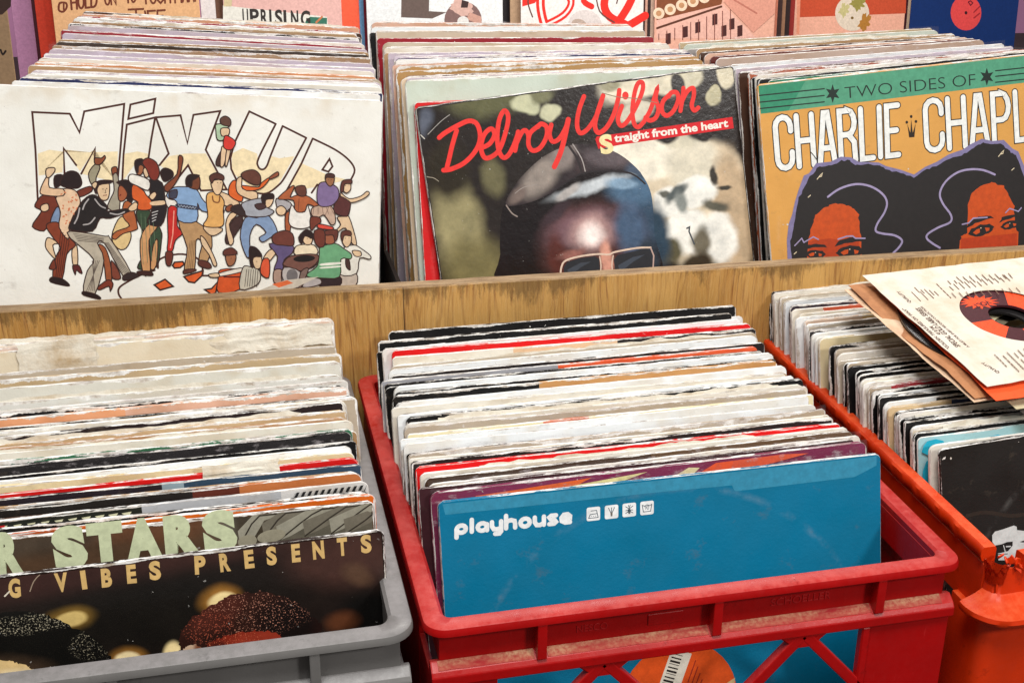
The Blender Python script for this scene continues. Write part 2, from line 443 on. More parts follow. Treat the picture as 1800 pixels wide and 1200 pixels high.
def face_panel(sl, mat, name='cover_print', t=.0036, ins=.0012, r=.004):
    """the printed front sheet of a sleeve, 50 microns proud of the card"""
    pts = []
    for cx, cz, a0 in ((S-r, S-r, 0), (r, S-r, 90), (r*.4, r*.4, 180), (S-r*.4, r*.4, 270)):
        rr = r if cz > .1 else r*.4
        for i in range(5):
            a = radians(a0+90*i/4); pts.append((cx+(rr-ins)*cos(a), cz+(rr-ins)*sin(a)))
    # ragged top edge
    out = []
    for i, p in enumerate(pts):
        out.append(p)
        if i == 4:
            for k in range(1, 70):
                x = pts[4][0]+(pts[5][0]-pts[4][0])*k/70
                out.append((x, S-ins*(1+.8*mnoise.noise(Vector((x*120, SEED[0], 0)))+.5*mnoise.noise(Vector((x*25, SEED[0], 4))))))
    V = [(x, -t/2-.00005, z) for x, z in out]
    bm = bmesh.new(); vs = [bm.verts.new(v) for v in V]; f = bm.faces.new(vs); f.normal_update()
    if f.normal.y > 0: f.normal_flip()
    bmesh.ops.triangulate(bm, faces=bm.faces[:])
    return bm_obj(name, bm, mat, sl)

# ------------------------------------------------------------------ materials of the furniture
def plastic(name, c, dust=(216, 112, 104), scuff=.5):
    mt, t, b = newmat(name)
    tc = t.new('ShaderNodeTexCoord'); o = tc.outputs['Object']
    n1 = t.noise(o, 14, 4, .6); n2 = t.noise(o, 160, 4, .7); n3 = t.noise(o, 55, 5, .75)
    a = lin(c)
    col = t.mix(t.rng(n1, .3, .7), tuple(v*.82 for v in a)+(1,), tuple(v*1.15 for v in a)+(1,))
    up = t.new('ShaderNodeSeparateXYZ', {0: tc.outputs['Normal']}).outputs[2]
    # pale dust and painted-in overhead gloss lighten whatever faces up
    dust_gloss = t.math('MULTIPLY', t.rng(up, .45, .95), t.math('ADD', t.math('MULTIPLY', t.rng(n1, .35, .75), .34), t.math('MULTIPLY', t.rng(n2, .40, .70), .22)))
    col = t.mix(dust_gloss, col, rgba(dust))
    col = t.mix(t.math('MULTIPLY', t.rng(n3, .60, .74), scuff), col, tuple(v*.35 for v in a)+(1,))
    scr = t.noise(t.mapping(o, (300, 12, 40)), 1.0, 3, .6)
    col = t.mix(t.math('MULTIPLY', t.rng(scr, .68, .74), .25), col, rgba(tuple(min(255, v+50) for v in c)))
    t.l.new(col, b.inputs['Base Color']); t.l.new(t.rng(n2, .3, .7, .30, .5), b.inputs['Roughness']); b.inputs['Specular IOR Level'].default_value = .35
    bp = t.new('ShaderNodeBump', {'Height': t.math('ADD', n2, t.math('MULTIPLY', n3, 1.5)), 'Strength': .18, 'Distance': .0006}); t.l.new(bp.outputs[0], b.inputs['Normal'])
    return mt
RED = plastic('red_crate_plastic', (166, 5, 6)); GREY = plastic('grey_crate_plastic', (112, 110, 108), (158, 152, 154), .5)
ORANGE = plastic('orange_crate_plastic', (204, 50, 6), (232, 120, 66), .6)
def dusty():
    mt, t, b = newmat('dust'); tc = t.new('ShaderNodeTexCoord').outputs['Object']
    n = t.noise(t.mapping(tc, (18, 60, 60)), 1.0, 4, .7); n2 = t.noise(tc, 400, 3, .7)
    yy = t.new('ShaderNodeSeparateXYZ', {0: tc}).outputs[1]
    k = t.math('MULTIPLY', t.math('MULTIPLY', t.rng(n, .36, .66), t.rng(n2, .35, .6, .3, 1)), t.rng(yy, .0035, .0080, .25, 1))
    t.l.new(t.mix(k, rgba((150, 20, 24)), rgba((205, 170, 130))), b.inputs['Base Color']); b.inputs['Roughness'].default_value = .85
    return mt
DUST = dusty()
def wood():
    mt, t, b = newmat('rough_sawn_plywood'); tc = t.new('ShaderNodeTexCoord'); o = tc.outputs['Object']
    big = t.noise(t.mapping(o, (7, 7, 2.2)), 1.0, 3, .6)
    wv = t.new('ShaderNodeVectorMath', {0: o, 1: t.new('ShaderNodeCombineXYZ', {0: t.math('MULTIPLY', big, .035)}).outputs[0]}, operation='ADD').outputs[0]
    gr = t.noise(t.mapping(wv, (240, 240, 9)), 1.0, 4, .65)
    gr2 = t.noise(t.mapping(wv, (26, 26, 1.6)), 1.0, 4, .55)
    fine = t.noise(t.mapping(wv, (900, 900, 50)), 1.0, 3, .7)
    col = t.mix(t.rng(gr2, .36, .64), rgba((184, 134, 66)), rgba((212, 164, 92)))
    for lv, st_ in ((.40, .75), (.455, .6), (.50, .8), (.545, .6), (.60, .75), (.66, .6)):
        k_ = t.math('MULTIPLY', t.rng(t.math('ABSOLUTE', t.math('SUBTRACT', gr2, lv)), .0, .013, 1, 0), t.math('MULTIPLY', t.rng(gr, .35, .6), st_))
        col = t.mix(k_, col, rgba((122, 70, 28)))
    col = t.mix(t.math('MULTIPLY', t.rng(gr, .55, .68), .40), col, rgba((150, 98, 46)))
    col = t.mix(t.math('MULTIPLY', t.rng(fine, .48, .64), .25), col, rgba((228, 190, 128)))
    col = t.mix(t.math('MULTIPLY', t.rng(t.noise(o, 9, 4, .6), .5, .72), .35), col, rgba((160, 126, 72)))
    xs_ = t.new('ShaderNodeSeparateXYZ', {0: wv}).outputs[0]
    col = t.mix(t.rng(t.math('ABSOLUTE', t.math('SUBTRACT', xs_, .0655)), .0002, .0007, .9, 0), col, rgba((50, 28, 14)))
    # handled dirt under the top edge, in drips
    zz = t.new('ShaderNodeSeparateXYZ', {0: o})
    dep = t.math('SUBTRACT', .0775, zz.outputs[2])
    drip = t.noise(t.mapping(o, (110, 110, 26)), 1.0, 5, .8); dripb = t.noise(t.mapping(o, (9, 9, 1)), 1.0, 2, .5)
    lim = t.math('MULTIPLY', t.math('ADD', t.rng(drip, .35, .70, -.004, .020), t.rng(dripb, .35, .65, -.008, .018)), 1.0)
    k = t.math('MULTIPLY', t.rng(t.math('SUBTRACT', lim, dep), -.005, .007), .66)
    col = t.mix(k, col, rgba((92, 68, 34)))
    k2 = t.math('MULTIPLY', t.rng(t.noise(o, 60, 5, .75), .62, .72), t.rng(dep, .0, .012, .9, .1))
    col = t.mix(k2, col, rgba((196, 170, 128)))
    up = t.rng(t.new('ShaderNodeSeparateXYZ', {0: tc.outputs['Normal']}).outputs[2], .5, .9)
    tp = t.mix(t.rng(t.noise(t.mapping(o, (30, 260, 1)), 1.0, 5, .7), .35, .65), rgba((120, 92, 62)), rgba((176, 148, 112)))
    col = t.mix(up, col, tp)
    t.l.new(col, b.inputs['Base Color']); b.inputs['Roughness'].default_value = .6
    bp = t.new('ShaderNodeBump', {'Height': t.math('ADD', gr, t.math('ADD', fine, t.math('MULTIPLY', k, -1.0))), 'Strength': .6, 'Distance': .0012}); t.l.new(bp.outputs[0], b.inputs['Normal'])
    return mt
WOOD = wood()
def plain(name, c, rough=.7, sc=12, amp=.2):
    mt, t, b = newmat(name); n = t.noise(t.new('ShaderNodeTexCoord').outputs['Object'], sc, 4, .6); a = lin(c)
    t.l.new(t.mix(t.rng(n, .3, .7), tuple(v*(1-amp) for v in a)+(1,), tuple(v*(1+amp) for v in a)+(1,)), b.inputs['Base Color']); b.inputs['Roughness'].default_value = rough
    return mt
DARKWOOD = plain('dark_stained_wood', (40, 30, 24)); FLOOR = plain('floor_covering', (44, 36, 34), .8, 5)
WALL = plain('mauve_wall_paint', (176, 122, 160), .8, 4, .12)
VINYL, vt, vb = newmat('black_vinyl')
vb.inputs['Base Color'].default_value = (.008, .008, .009, 1); vb.inputs['Roughness'].default_value = .25
_o = vt.new('ShaderNodeTexCoord').outputs['Object']
_rr = vt.new('ShaderNodeVectorMath', {0: _o}, operation='LENGTH').outputs['Value']
_bp = vt.new('ShaderNodeBump', {'Height': vt.math('SINE', vt.math('MULTIPLY', _rr, 5200.0)), 'Strength': .3, 'Distance': .0003}); vt.l.new(_bp.outputs[0], vb.inputs['Normal'])

def box(bm, x0, x1, y0, y1, z0, z1):
    v = [bm.verts.new((x, y, z)) for x in (x0, x1) for y in (y0, y1) for z in (z0, z1)]
    for f in ((0, 1, 3, 2), (4, 6, 7, 5), (0, 4, 5, 1), (2, 3, 7, 6), (0, 2, 6, 4), (1, 5, 7, 3)): bm.faces.new([v[i] for i in f])
def prism(bm, pts, axis, a, b):
    """extrude a 2d outline between a and b; axis 'y': pts=(x,z); 'x': pts=(y,z); 'z': pts=(x,y)"""
    def P(p, k): return {'y': (p[0], k, p[1]), 'x': (k, p[0], p[1]), 'z': (p[0], p[1], k)}[axis]
    A = [bm.verts.new(P(p, a)) for p in pts]; B = [bm.verts.new(P(p, b)) for p in pts]; n = len(pts)
    bm.faces.new(A); bm.faces.new(B[::-1])
    for i in range(n): bm.faces.new((A[i], B[i], B[(i+1) % n], A[(i+1) % n]))
def finish(bm, w=.0012, seg=2):
    bmesh.ops.recalc_face_normals(bm, faces=bm.faces[:])
    if w: bmesh.ops.bevel(bm, geom=[e for e in bm.edges if len(e.link_faces) == 2 and e.calc_face_angle(0) > .5], offset=w, segments=seg, affect='EDGES', clamp_overlap=True, profile=.6)
    return bm
def rr(x0, x1, y0, y1, r, n=6):
    out = []
    for cx, cy, a0 in ((x1-r, y1-r, 0), (x0+r, y1-r, 90), (x0+r, y0+r, 180), (x1-r, y0+r, 270)):
        for i in range(n+1): a = radians(a0+90*i/n); out.append((cx+r*cos(a), cy+r*sin(a)))
    return out
def empty(name, loc, rz=0):
    o = bpy.data.objects.new(name, None); C.objects.link(o); o.location = loc; o.rotation_euler = (0, 0, rz); o.empty_display_size = .02; return o

def ring_rim(W, D, rw, r_out, r_in, z0, z1):
    """flanged rim: flat top, softly rounded outer lip"""
    bm = bmesh.new(); n = 7
    prof = [(0, z0), (0, z1-.0035), (.0008, z1-.0012), (.003, z1), (rw-.002, z1), (rw, z1-.0018), (rw, z0-.004)]
    rings = []
    for d, z in prof:
        k = d/rw; r = r_out*(1-k)+r_in*k
        rings.append([bm.verts.new((x, y, z)) for x, y in rr(d, W-d, d, D-d, max(.001, r), n)])
    m_ = len(rings[0])
    for a, b in zip(rings, rings[1:]):
        for i in range(m_): bm.faces.new((a[i], a[(i+1) % m_], b[(i+1) % m_], b[i]))
    a, b = rings[-1], rings[0]
    for i in range(m_): bm.faces.new((a[i], a[(i+1) % m_], b[(i+1) % m_], b[i]))
    bmesh.ops.recalc_face_normals(bm, faces=bm.faces[:]); return bm

def euro_crate(x, y, W, D, H, mat, label, dustmat, rw=.0135, ro=.014, ri=.006, lattice=True, rz=0):
    root = empty('stacking_crate', (x, y, -H), rz); Z = H       # children work in crate coordinates, rim at Z
    tag(root, label, 'crate')
    def add(name, bm, mt=mat, smooth=False):
        o = bm_obj(name, bm, mt, root, smooth); 
        if smooth: o.data.set_sharp_from_angle(angle=radians(40))
        return o
    add('rim', ring_rim(W, D, rw, ro, ri, Z-.0060, Z), smooth=True)
    # upper wall band, recessed behind the rim
    bm = bmesh.new(); rc = .0092
    xr = [.187*W/.36*i for i in ()]
    prism(bm, rr(rc, W-rc, rc, D-rc, .008), 'z', Z-.031, Z-.0087)
    bm.faces.ensure_lookup_table()
    # hollow: build as four plates instead
    bm.free(); bm = bmesh.new(); tk = .0045
    box(bm, rc, W-rc, rc, rc+tk, Z-.0295, Z-.0061); box(bm, rc, W-rc, D-rc-tk, D-rc, Z-.0295, Z-.0061)
    box(bm, rc, rc+tk, rc+tk+.0005, D-rc-tk-.0005, Z-.0295, Z-.0061); box(bm, W-rc-tk, W-rc, rc+tk+.0005, D-rc-tk-.0005, Z-.0295, Z-.0061)
    add('wall_band', finish(bm, .0004, 1))
    ribs = [.0690, .1835, .2970] if W < .362 else [W*.33, W*.66]
    # front ledge with a sloping top
    def ledge(x0, x1):
        bm = bmesh.new()
        prism(bm, [(rc+tk, Z-.0297), (rc-.0002, Z-.0283), (.0030, Z-.0325), (.0010, Z-.0355), (.0010, Z-.0420), (rc+tk, Z-.0420)], 'x', x0, x1)
        return finish(bm, .0009, 2)
    add('ledge', ledge(.0035, W-.0035))
    # dust lying along the sloping ledge between the ribs
    ex = [.008]+[v for r_ in ribs for v in (r_-.001, r_+.0075)]+[W-.012]
    for a, b in zip(ex[::2], ex[1::2]):
        if not dustmat: break
        V = []; Fc = []; n = 24
        for i in range(n+1):
            xx = a+(b-a)*i/n; e = .0009*mnoise.noise(Vector((xx*120, 1, W)))
            V += [(xx, rc-.0003, Z-.02810), (xx, .0034+e*.3, Z-.0318+e*.5)]
        for i in range(n): q = 2*i; Fc.append((q, q+1, q+3, q+2))
        mesh_obj('dust', V, Fc, dustmat, root)
    for r_ in ribs:
        bm = bmesh.new(); prism(bm, [(rc+.001, Z-.0062), (.0006, Z-.0062), (.0006, Z-.0318), (rc+.001, Z-.0318)], 'x', r_, r_+.0062)
        add('rib', finish(bm, .0009, 2))
    # corner posts and solid right hand plate
    def post(x0, x1, y0, y1):
        bm = bmesh.new(); box(bm, x0, x1, y0, y1, .012, Z-.0422); add('corner_post', finish(bm, .0012, 2))
    post(.0045, .0450, .0045, .0090); post(ribs[-1] if W < .362 else W-.05, W-.0045, .0045, .0090)
    post(.0045, .0085, .0095, .06); post(W-.0085, W-.0045, .0095, .06)
    post(.0045, .0450, D-.009, D-.0045); post(W-.045, W-.0045, D-.009, D-.0045)
    bm = bmesh.new(); box(bm, .0045, .0080, .0605, D-.0095, .012, Z-.030); add('side_wall', finish(bm, .0003, 1)); bm = bmesh.new(); box(bm, W-.0080, W-.0045, .0605, D-.0095, .012, Z-.030); add('side_wall', finish(bm, .0003, 1))
    bm = bmesh.new(); box(bm, .0455, W-.0455, D-.008, D-.0045, .012, Z-.030); add('back_wall', finish(bm, .0003, 1))
    bm = bmesh.new(); box(bm, .0045, W-.0045, .0045, D-.0045, .006, .0115); add('crate_floor', finish(bm, .001, 1))
    # diagonal lattice
    if lattice:
        bx0, bx1 = .0452, (ribs[-1] if W < .362 else W-.05)
        def bar(x0, z0, x1, z1, wd=.0075):
            bm = bmesh.new(); d = Vector((x1-x0, z1-z0)).normalized(); n = Vector((-d.y, d.x))*wd/2
            prism(bm, [(x0+n.x, z0+n.y), (x1+n.x, z1+n.y), (x1-n.x, z1-n.y), (x0-n.x, z0-n.y)], 'y', .0022, .0088)
            add('lattice_bar', finish(bm, .001, 2))
        per = .136; hub = .113 if W < .362 else .10
        for lv in range(2):
            zt, zb = Z-.0415-lv*.075, Z-.0415-(lv+1)*.075
            for h in (hub, hub+per):
                for sg in (-1, 1):
                    xe = h+sg*per/2
                    xe = max(bx0, min(bx1, xe)); ze = zt+(zb-zt)*abs(xe-h)/(per/2)
                    if lv % 2 == 0: bar(h, zt, xe, ze)
                    else: bar(h+sg*per/2 if bx0 < h+sg*per/2 < bx1 else xe, zt, h if bx0 < h+sg*per/2 < bx1 else h+sg*.02, zb)
        if W < .362:
            bm = bmesh.new(); prism(bm, [(hub-.018, Z-.0418), (hub+.018, Z-.0418), (hub+.006, Z-.052), (hub-.006, Z-.052)], 'y', .0024, .0086); add('hub', finish(bm, .001, 1))
            bm = bmesh.new(); prism(bm, [(hub+per-.018, Z-.0418), (hub+per+.018, Z-.0418), (hub+per+.006, Z-.052), (hub+per-.006, Z-.052)], 'y', .0024, .0086); add('hub', finish(bm, .001, 1))
            # vertical strap left of the solid plate, forming a triangle
            bm = bmesh.new(); box(bm, .2905, .2965, .0022, .0088, Z-.13, Z-.0425); add('lattice_bar', finish(bm, .001, 1))
    else:
        bm = bmesh.new(); box(bm, .0452, (W-.0502), .0052, .0088, .012, Z-.0422); add('front_wall', finish(bm, .0004, 1))
    return root
CRATE_H = .248
red_crate = euro_crate(0, 0, .3597, .3849, CRATE_H, RED, 'red plastic crate of records in the middle with a lattice front', DUST)
grey_crate = euro_crate(-.3655, .0005, .3605, .392, CRATE_H, GREY, 'grey plastic crate of records left of the red crate', None, rw=.0145, ro=.018, ri=.009, lattice=False)
# faint moulded lettering on the red crate's panels
def moulded(txt, x0, x1, z, h, c):
    cu = bpy.data.curves.new('t', 'FONT'); cu.body = txt; cu.size = 1; cu.extrude = .02
    ob = bpy.data.objects.new('t', cu); C.objects.link(ob); dg = bpy.context.evaluated_depsgraph_get(); me = bpy.data.meshes.new_from_object(ob.evaluated_get(dg))
    X = [v.co.x for v in me.vertices]; a, b = min(X), max(X)
    V = [(x0+(v.co.x-a)*(x1-x0)/(b-a), .0092-.0002-v.co.z*.01, CRATE_H+z+v.co.y*h/.7) for v in me.vertices]
    Fc = [tuple(f.vertices) for f in me.polygons]
    mesh_obj('moulded_lettering', V, Fc, c, red_crate); bpy.data.objects.remove(ob); bpy.data.curves.remove(cu)
REDL = plastic('red_lettering_plastic', (176, 26, 28))
moulded('SCHOELLER', .226, .268, -.0205, .0055, REDL); moulded('NESCO', .096, .116, -.021, .005, REDL)
bm = bmesh.new(); box(bm, .1425, .166, .0084, .0091, CRATE_H-.0225, CRATE_H-.0145); o = bm_obj('moulded_plate', finish(bm, .0003, 1), RED, red_crate)

# ---- orange crate: thin rim with a broken front left corner over a second flange
def orange_crate():
    x0, y0, W, D, H = .3785, -.002, .36, .392, CRATE_H
    root = empty('stacking_crate', (x0, y0, -H), radians(-.3)); Z = H
    tag(root, 'orange plastic crate at the right with a broken rim corner', 'crate')
    def add(name, bm, mt=ORANGE, smooth=False):
        o = bm_obj(name, bm, mt, root, smooth)
        if smooth: o.data.set_sharp_from_angle(angle=radians(40))
        return o
    rw = .0105
    # left rim, roughened lower outer edge
    bm = bmesh.new(); n = 70; rings = []
    for i in range(n+1):
        yy = .016+(D-.016)*i/n; e = .0016*mnoise.noise(Vector((yy*90, 3, 1)))+.0010*mnoise.noise(Vector((yy*260, 3, 5)))
        pr = [(rw+.001, Z-.0125), (.0022+e, Z-.0100+e), (.0004+e*.8, Z-.0065), (.0007+e*.6, Z-.0016), (.0022+e*.3, Z), (rw, Z), (rw+.001, Z-.002)]
        rings.append([bm.verts.new((px_, yy, pz_)) for px_, pz_ in pr])
    for a, b in zip(rings, rings[1:]):
        for i in range(len(a)): bm.faces.new((a[i], a[(i+1) % len(a)], b[(i+1) % len(a)], b[i]))
    bm.faces.new(rings[0]); bm.faces.new(rings[-1][::-1]); bmesh.ops.recalc_face_normals(bm, faces=bm.faces[:])
    add('rim', bm, smooth=True)
    # front rim, broken off on its left
    bm = bmesh.new(); rings = []
    for i in range(n+1):
        xx = .0235+(W-.0235)*i/n; j = max(0, 1-i/5)
        e = j*.003*mnoise.noise(Vector((i*.9, 5, 1)))
        pr = [(rw+.001, Z-.0125), (.0012+e, Z-.0110-e), (.0+e, Z-.0060), (.0006+e, Z-.0012+e), (.0018, Z+e), (rw, Z-j*.001), (rw+.001, Z-.002)]
        rings.append([bm.verts.new((xx, a_, b_)) for a_, b_ in pr])
    for a, b in zip(rings, rings[1:]):
        for i in range(len(a)): bm.faces.new((a[i], a[(i+1) % len(a)], b[(i+1) % len(a)], b[i]))
    bm.faces.new(rings[0]); bm.faces.new(rings[-1][::-1]); bmesh.ops.recalc_face_normals(bm, faces=bm.faces[:])
    add('rim', bm, smooth=True)['label'] = 'front rim with its left end broken off'
    # jagged remains of the corner
    rnd = random.Random(5)
    bm = bmesh.new(); nu, nv = 26, 12; G = {}
    for i in range(nu+1):
        for j in range(nv+1):
            u, k = i/nu, j/nv; a = radians(180+90*u)
            R_ = .0128*(1-.35*k)
            x = .0125+R_*cos(a); y = .0125+R_*sin(a); z = Z-.0030-.020*k
            if j == 0: z += .0045*mnoise.noise(Vector((u*9, 2, 2)))-.002-.007*max(0, 1-abs(u-.55)/.35)
            nn = .0028*mnoise.noise(Vector((u*7, k*6, 8)))*(1-k)
            G[i, j] = bm.verts.new((x+nn, y+nn*.7, z))
    for i in range(nu):
        for j in range(nv): bm.faces.new((G[i, j], G[i+1, j], G[i+1, j+1], G[i, j+1]))
    bmesh.ops.solidify(bm, geom=bm.faces[:], thickness=-.0028); bmesh.ops.recalc_face_normals(bm, faces=bm.faces[:])
    add('broken_corner', bm, smooth=True)
    for k in range(7):                           # torn flaps of plastic
        bm = bmesh.new(); a = rnd.uniform(0, 6)
        cx, cy, cz = .011+rnd.uniform(-.002, .012), .004+rnd.uniform(-.002, .007), Z-.003-rnd.uniform(0, .008)
        pts = [(cx+rnd.uniform(.0015, .0042)*cos(t_), cz+rnd.uniform(.0012, .004)*sin(t_)) for t_ in [i*pi/3.5 for i in range(7)]]
        prism(bm, pts, 'y', cy, cy+.0012); bmesh.ops.rotate(bm, cent=(cx, cy, cz), matrix=Matrix.Rotation(rnd.uniform(-1, 1), 3, 'Z') @ Matrix.Rotation(rnd.uniform(-.6, .6), 3, 'X'), verts=bm.verts[:])
        add('torn_flap', finish(bm, .0004, 1), smooth=True)
    # recessed neck sweeping out into a broad lower flange
    prof = [(-.0065, -.0120), (-.0062, -.0240), (-.0052, -.0310), (.0010, -.0352), (.0110, -.0385), (.0142, -.0398), (.0148, -.0418), (.0138, -.0436), (.0090, -.0448), (-.002, -.0478)]
    path = [(W, 0, 0, -1), (.15, 0, 0, -1), (.05, 0, 0, -1), (.03, 0, 0, -1)]+[(.014, .014, cos(radians(270-90*i/12)), sin(radians(270-90*i/12))) for i in range(13)]
    bm = bmesh.new(); rows_ = []
    for pi_, (cx_, cy_, nx_, ny_) in enumerate(path):
        col_ = []
        for k_, (d_, z_) in enumerate(prof):
            if cy_ == 0: x_, y_ = cx_, -d_
            else: x_, y_ = .014+(.014+d_*(1 if k_ < 3 else 1-.25*(pi_-4)/12))*nx_, .014+(.014+d_)*ny_
            j_ = mnoise.noise(Vector((pi_*.8, k_*.9, 3)))*(.0022 if 3 < pi_ < 12 and k_ < 3 else .0002)
            col_.append(bm.verts.new((x_+j_, y_+j_, Z+z_+(abs(j_)*2 if k_ == 0 else 0)-(.008 if k_ == 0 and 6 < pi_ < 11 else 0))))
        rows_.append(col_)
    for a_, b_ in zip(rows_, rows_[1:]):
        for k_ in range(len(prof)-1): bm.faces.new((a_[k_], b_[k_], b_[k_+1], a_[k_+1]))
    bmesh.ops.recalc_face_normals(bm, faces=bm.faces[:]); bmesh.ops.solidify(bm, geom=bm.faces[:], thickness=.0012); bmesh.ops.recalc_face_normals(bm, faces=bm.faces[:])
    add('lower_flange', bm, smooth=True)
    bm = bmesh.new(); box(bm, .0035, .0085, .0145, D, Z-.052, Z-.0128); add('wall_band', finish(bm, .0005, 1))
    bm = bmesh.new(); prism(bm, arc(.0085, .0095, .0095, .0095, 178, 268, 8)+[(.050, 0), (.050, .006), (.014, .0062), (.009, .040), (-.001, .040)], 'z', .01, Z-.0480); add('corner_post', finish(bm, .0010, 2), smooth=True)
    bm = bmesh.new(); box(bm, .0505, W-.001, .0025, .0060, Z-.060, Z-.0481); add('wall_band', finish(bm, .0008, 2))
    for i, (a, b, c, d_) in enumerate(((.049, Z-.078, .12, Z-.070), (.049, Z-.125, .11, Z-.078), (.049, Z-.13, .11, Z-.17))):
        bm = bmesh.new(); d = Vector((c-a, d_-b)).normalized(); n_ = Vector((-d.y, d.x))*.0042
        prism(bm, [(a+n_.x, b+n_.y), (c+n_.x, d_+n_.y), (c-n_.x, d_-n_.y), (a-n_.x, b-n_.y)], 'y', .0006+i*.0004, .0058); add('lattice_bar', finish(bm, .0012, 2))
    bm = bmesh.new(); box(bm, .0035, .0085, D-.05, D, .012, Z-.0525); add('corner_post', finish(bm, .0005, 1))
    bm = bmesh.new(); box(bm, .0038, .0082, .0450, D-.0505, Z-.135, Z-.118); add('lattice_bar', finish(bm, .0005, 1))
    bm = bmesh.new(); box(bm, W-.0085, W-.004, .0125, D, .012, Z-.002); add('side_wall', finish(bm, .0004, 1))
    bm = bmesh.new(); box(bm, .009, W-.009, D-.006, D-.002, .012, Z-.002); add('back_wall', finish(bm, .0004, 1))
    bm = bmesh.new(); box(bm, .002, W-.004, .004, D-.002, .005, .0115); add('crate_floor', finish(bm, .0008, 1))
    return root
orange_crate()

# ------------------------------------------------------------------ wooden browser behind the crates
br = empty('record_browser', (.2, .41, -.249))
tag(br, 'wooden record browser with a rough plywood front board behind the crates', 'record rack')
def bpart(name, x0, x1, y0, y1, z0, z1, mt, bev=.0015):
    bm = bmesh.new(); box(bm, x0, x1, y0, y1, z0, z1); o = bm_obj(name, finish(bm, bev, 2), mt, br); o.matrix_parent_inverse = Matrix.Translation((-.2, -.41, .249)); return o
# slightly uneven top edge
bm = bmesh.new(); n = 160; rings = []
for i in range(n+1):
    x = -.62+1.75*i/n; zt = .0769-(x+.28)*.0071+.0006*mnoise.noise(Vector((x*30, 1, 1)))
    e = .0005*mnoise.noise(Vector((x*120, 5, 1)))
    rings.append([bm.verts.new(p) for p in ((x, .3925, -.249), (x, .3925+e*.3, zt-.0012+e), (x, .3937, zt), (x, .4060, zt+.0002), (x, .4075, zt-.001), (x, .4075, -.249))])
for a, b in zip(rings, rings[1:]):
    for i in range(6): bm.faces.new((a[i], a[(i+1) % 6], b[(i+1) % 6], b[i]))
bm.faces.new(rings[0]); bm.faces.new(rings[-1]); bmesh.ops.recalc_face_normals(bm, faces=bm.faces[:])
o = bm_obj('front_board', bm, WOOD, br); o.matrix_parent_inverse = Matrix.Translation((-.2, -.41, .249))
bpart('shelf_board', -.62, 1.13, .4079, 1.05, -.112, -.095, DARKWOOD)
bpart('divider', .0530, .0570, .4079, .60, -.0948, .040, DARKWOOD, .0006)
bpart('divider', .3960, .3990, .4079, .60, -.0948, .040, DARKWOOD, .0006)
bpart('back_board', -.62, 1.13, 1.051, 1.065, -.249, .02, DARKWOOD)
# floor / table the crates stand on
bm = bmesh.new(); box(bm, -3.5, 5, -2.5, 4.6, -.27, -.2495); o = bm_obj('floor', bm, FLOOR); tag(o, kind='structure')
bm = bmesh.new(); box(bm, -3.5, 5, 3.55, 3.6, -.2493, 2.4); o = bm_obj('wall', bm, WALL); tag(o, kind='structure')

# ------------------------------------------------------------------ the stacks of records
ORD = ['', 'front', 'second', 'third', 'fourth', 'fifth', 'sixth', 'seventh', 'eighth', 'ninth', 'tenth', 'eleventh', 'twelfth', 'thirteenth', 'fourteenth', 'fifteenth', 'sixteenth', 'seventeenth', 'eighteenth', 'nineteenth', 'twentieth']
def ordinal(n):
    if n <= 20: return ORD[n]
    t_, u_ = divmod(n, 10); tens = {2: 'twenty', 3: 'thirty', 4: 'forty', 5: 'fifty', 6: 'sixty'}[t_]
    return (tens+'-'+ORD[u_].replace('front', 'first')) if u_ else {'twenty': 'twentieth', 'thirty': 'thirtieth', 'forty': 'fortieth', 'fifty': 'fiftieth', 'sixty': 'sixtieth'}[tens]
K = dict(white=(232, 236, 238), cream=(224, 219, 207), beige=(184, 171, 152), tan=(172, 138, 100), black=(15, 14, 15), brown=(74, 50, 38), red=(222, 22, 24),
         grey=(150, 148, 150), yellow=(222, 212, 172), pink=(214, 172, 148), navy=(32, 40, 78), orange=(214, 98, 34), lilac=(196, 184, 198), crimson=(150, 14, 34),
         purple=(116, 30, 72), peach=(222, 180, 148), green=(24, 120, 88), ochre=(176, 136, 84), mint=(196, 206, 192), slate=(52, 72, 96), taupe=(178, 156, 142), maroon=(92, 34, 26),
         teal=(160, 200, 205), blue=(0, 116, 156))
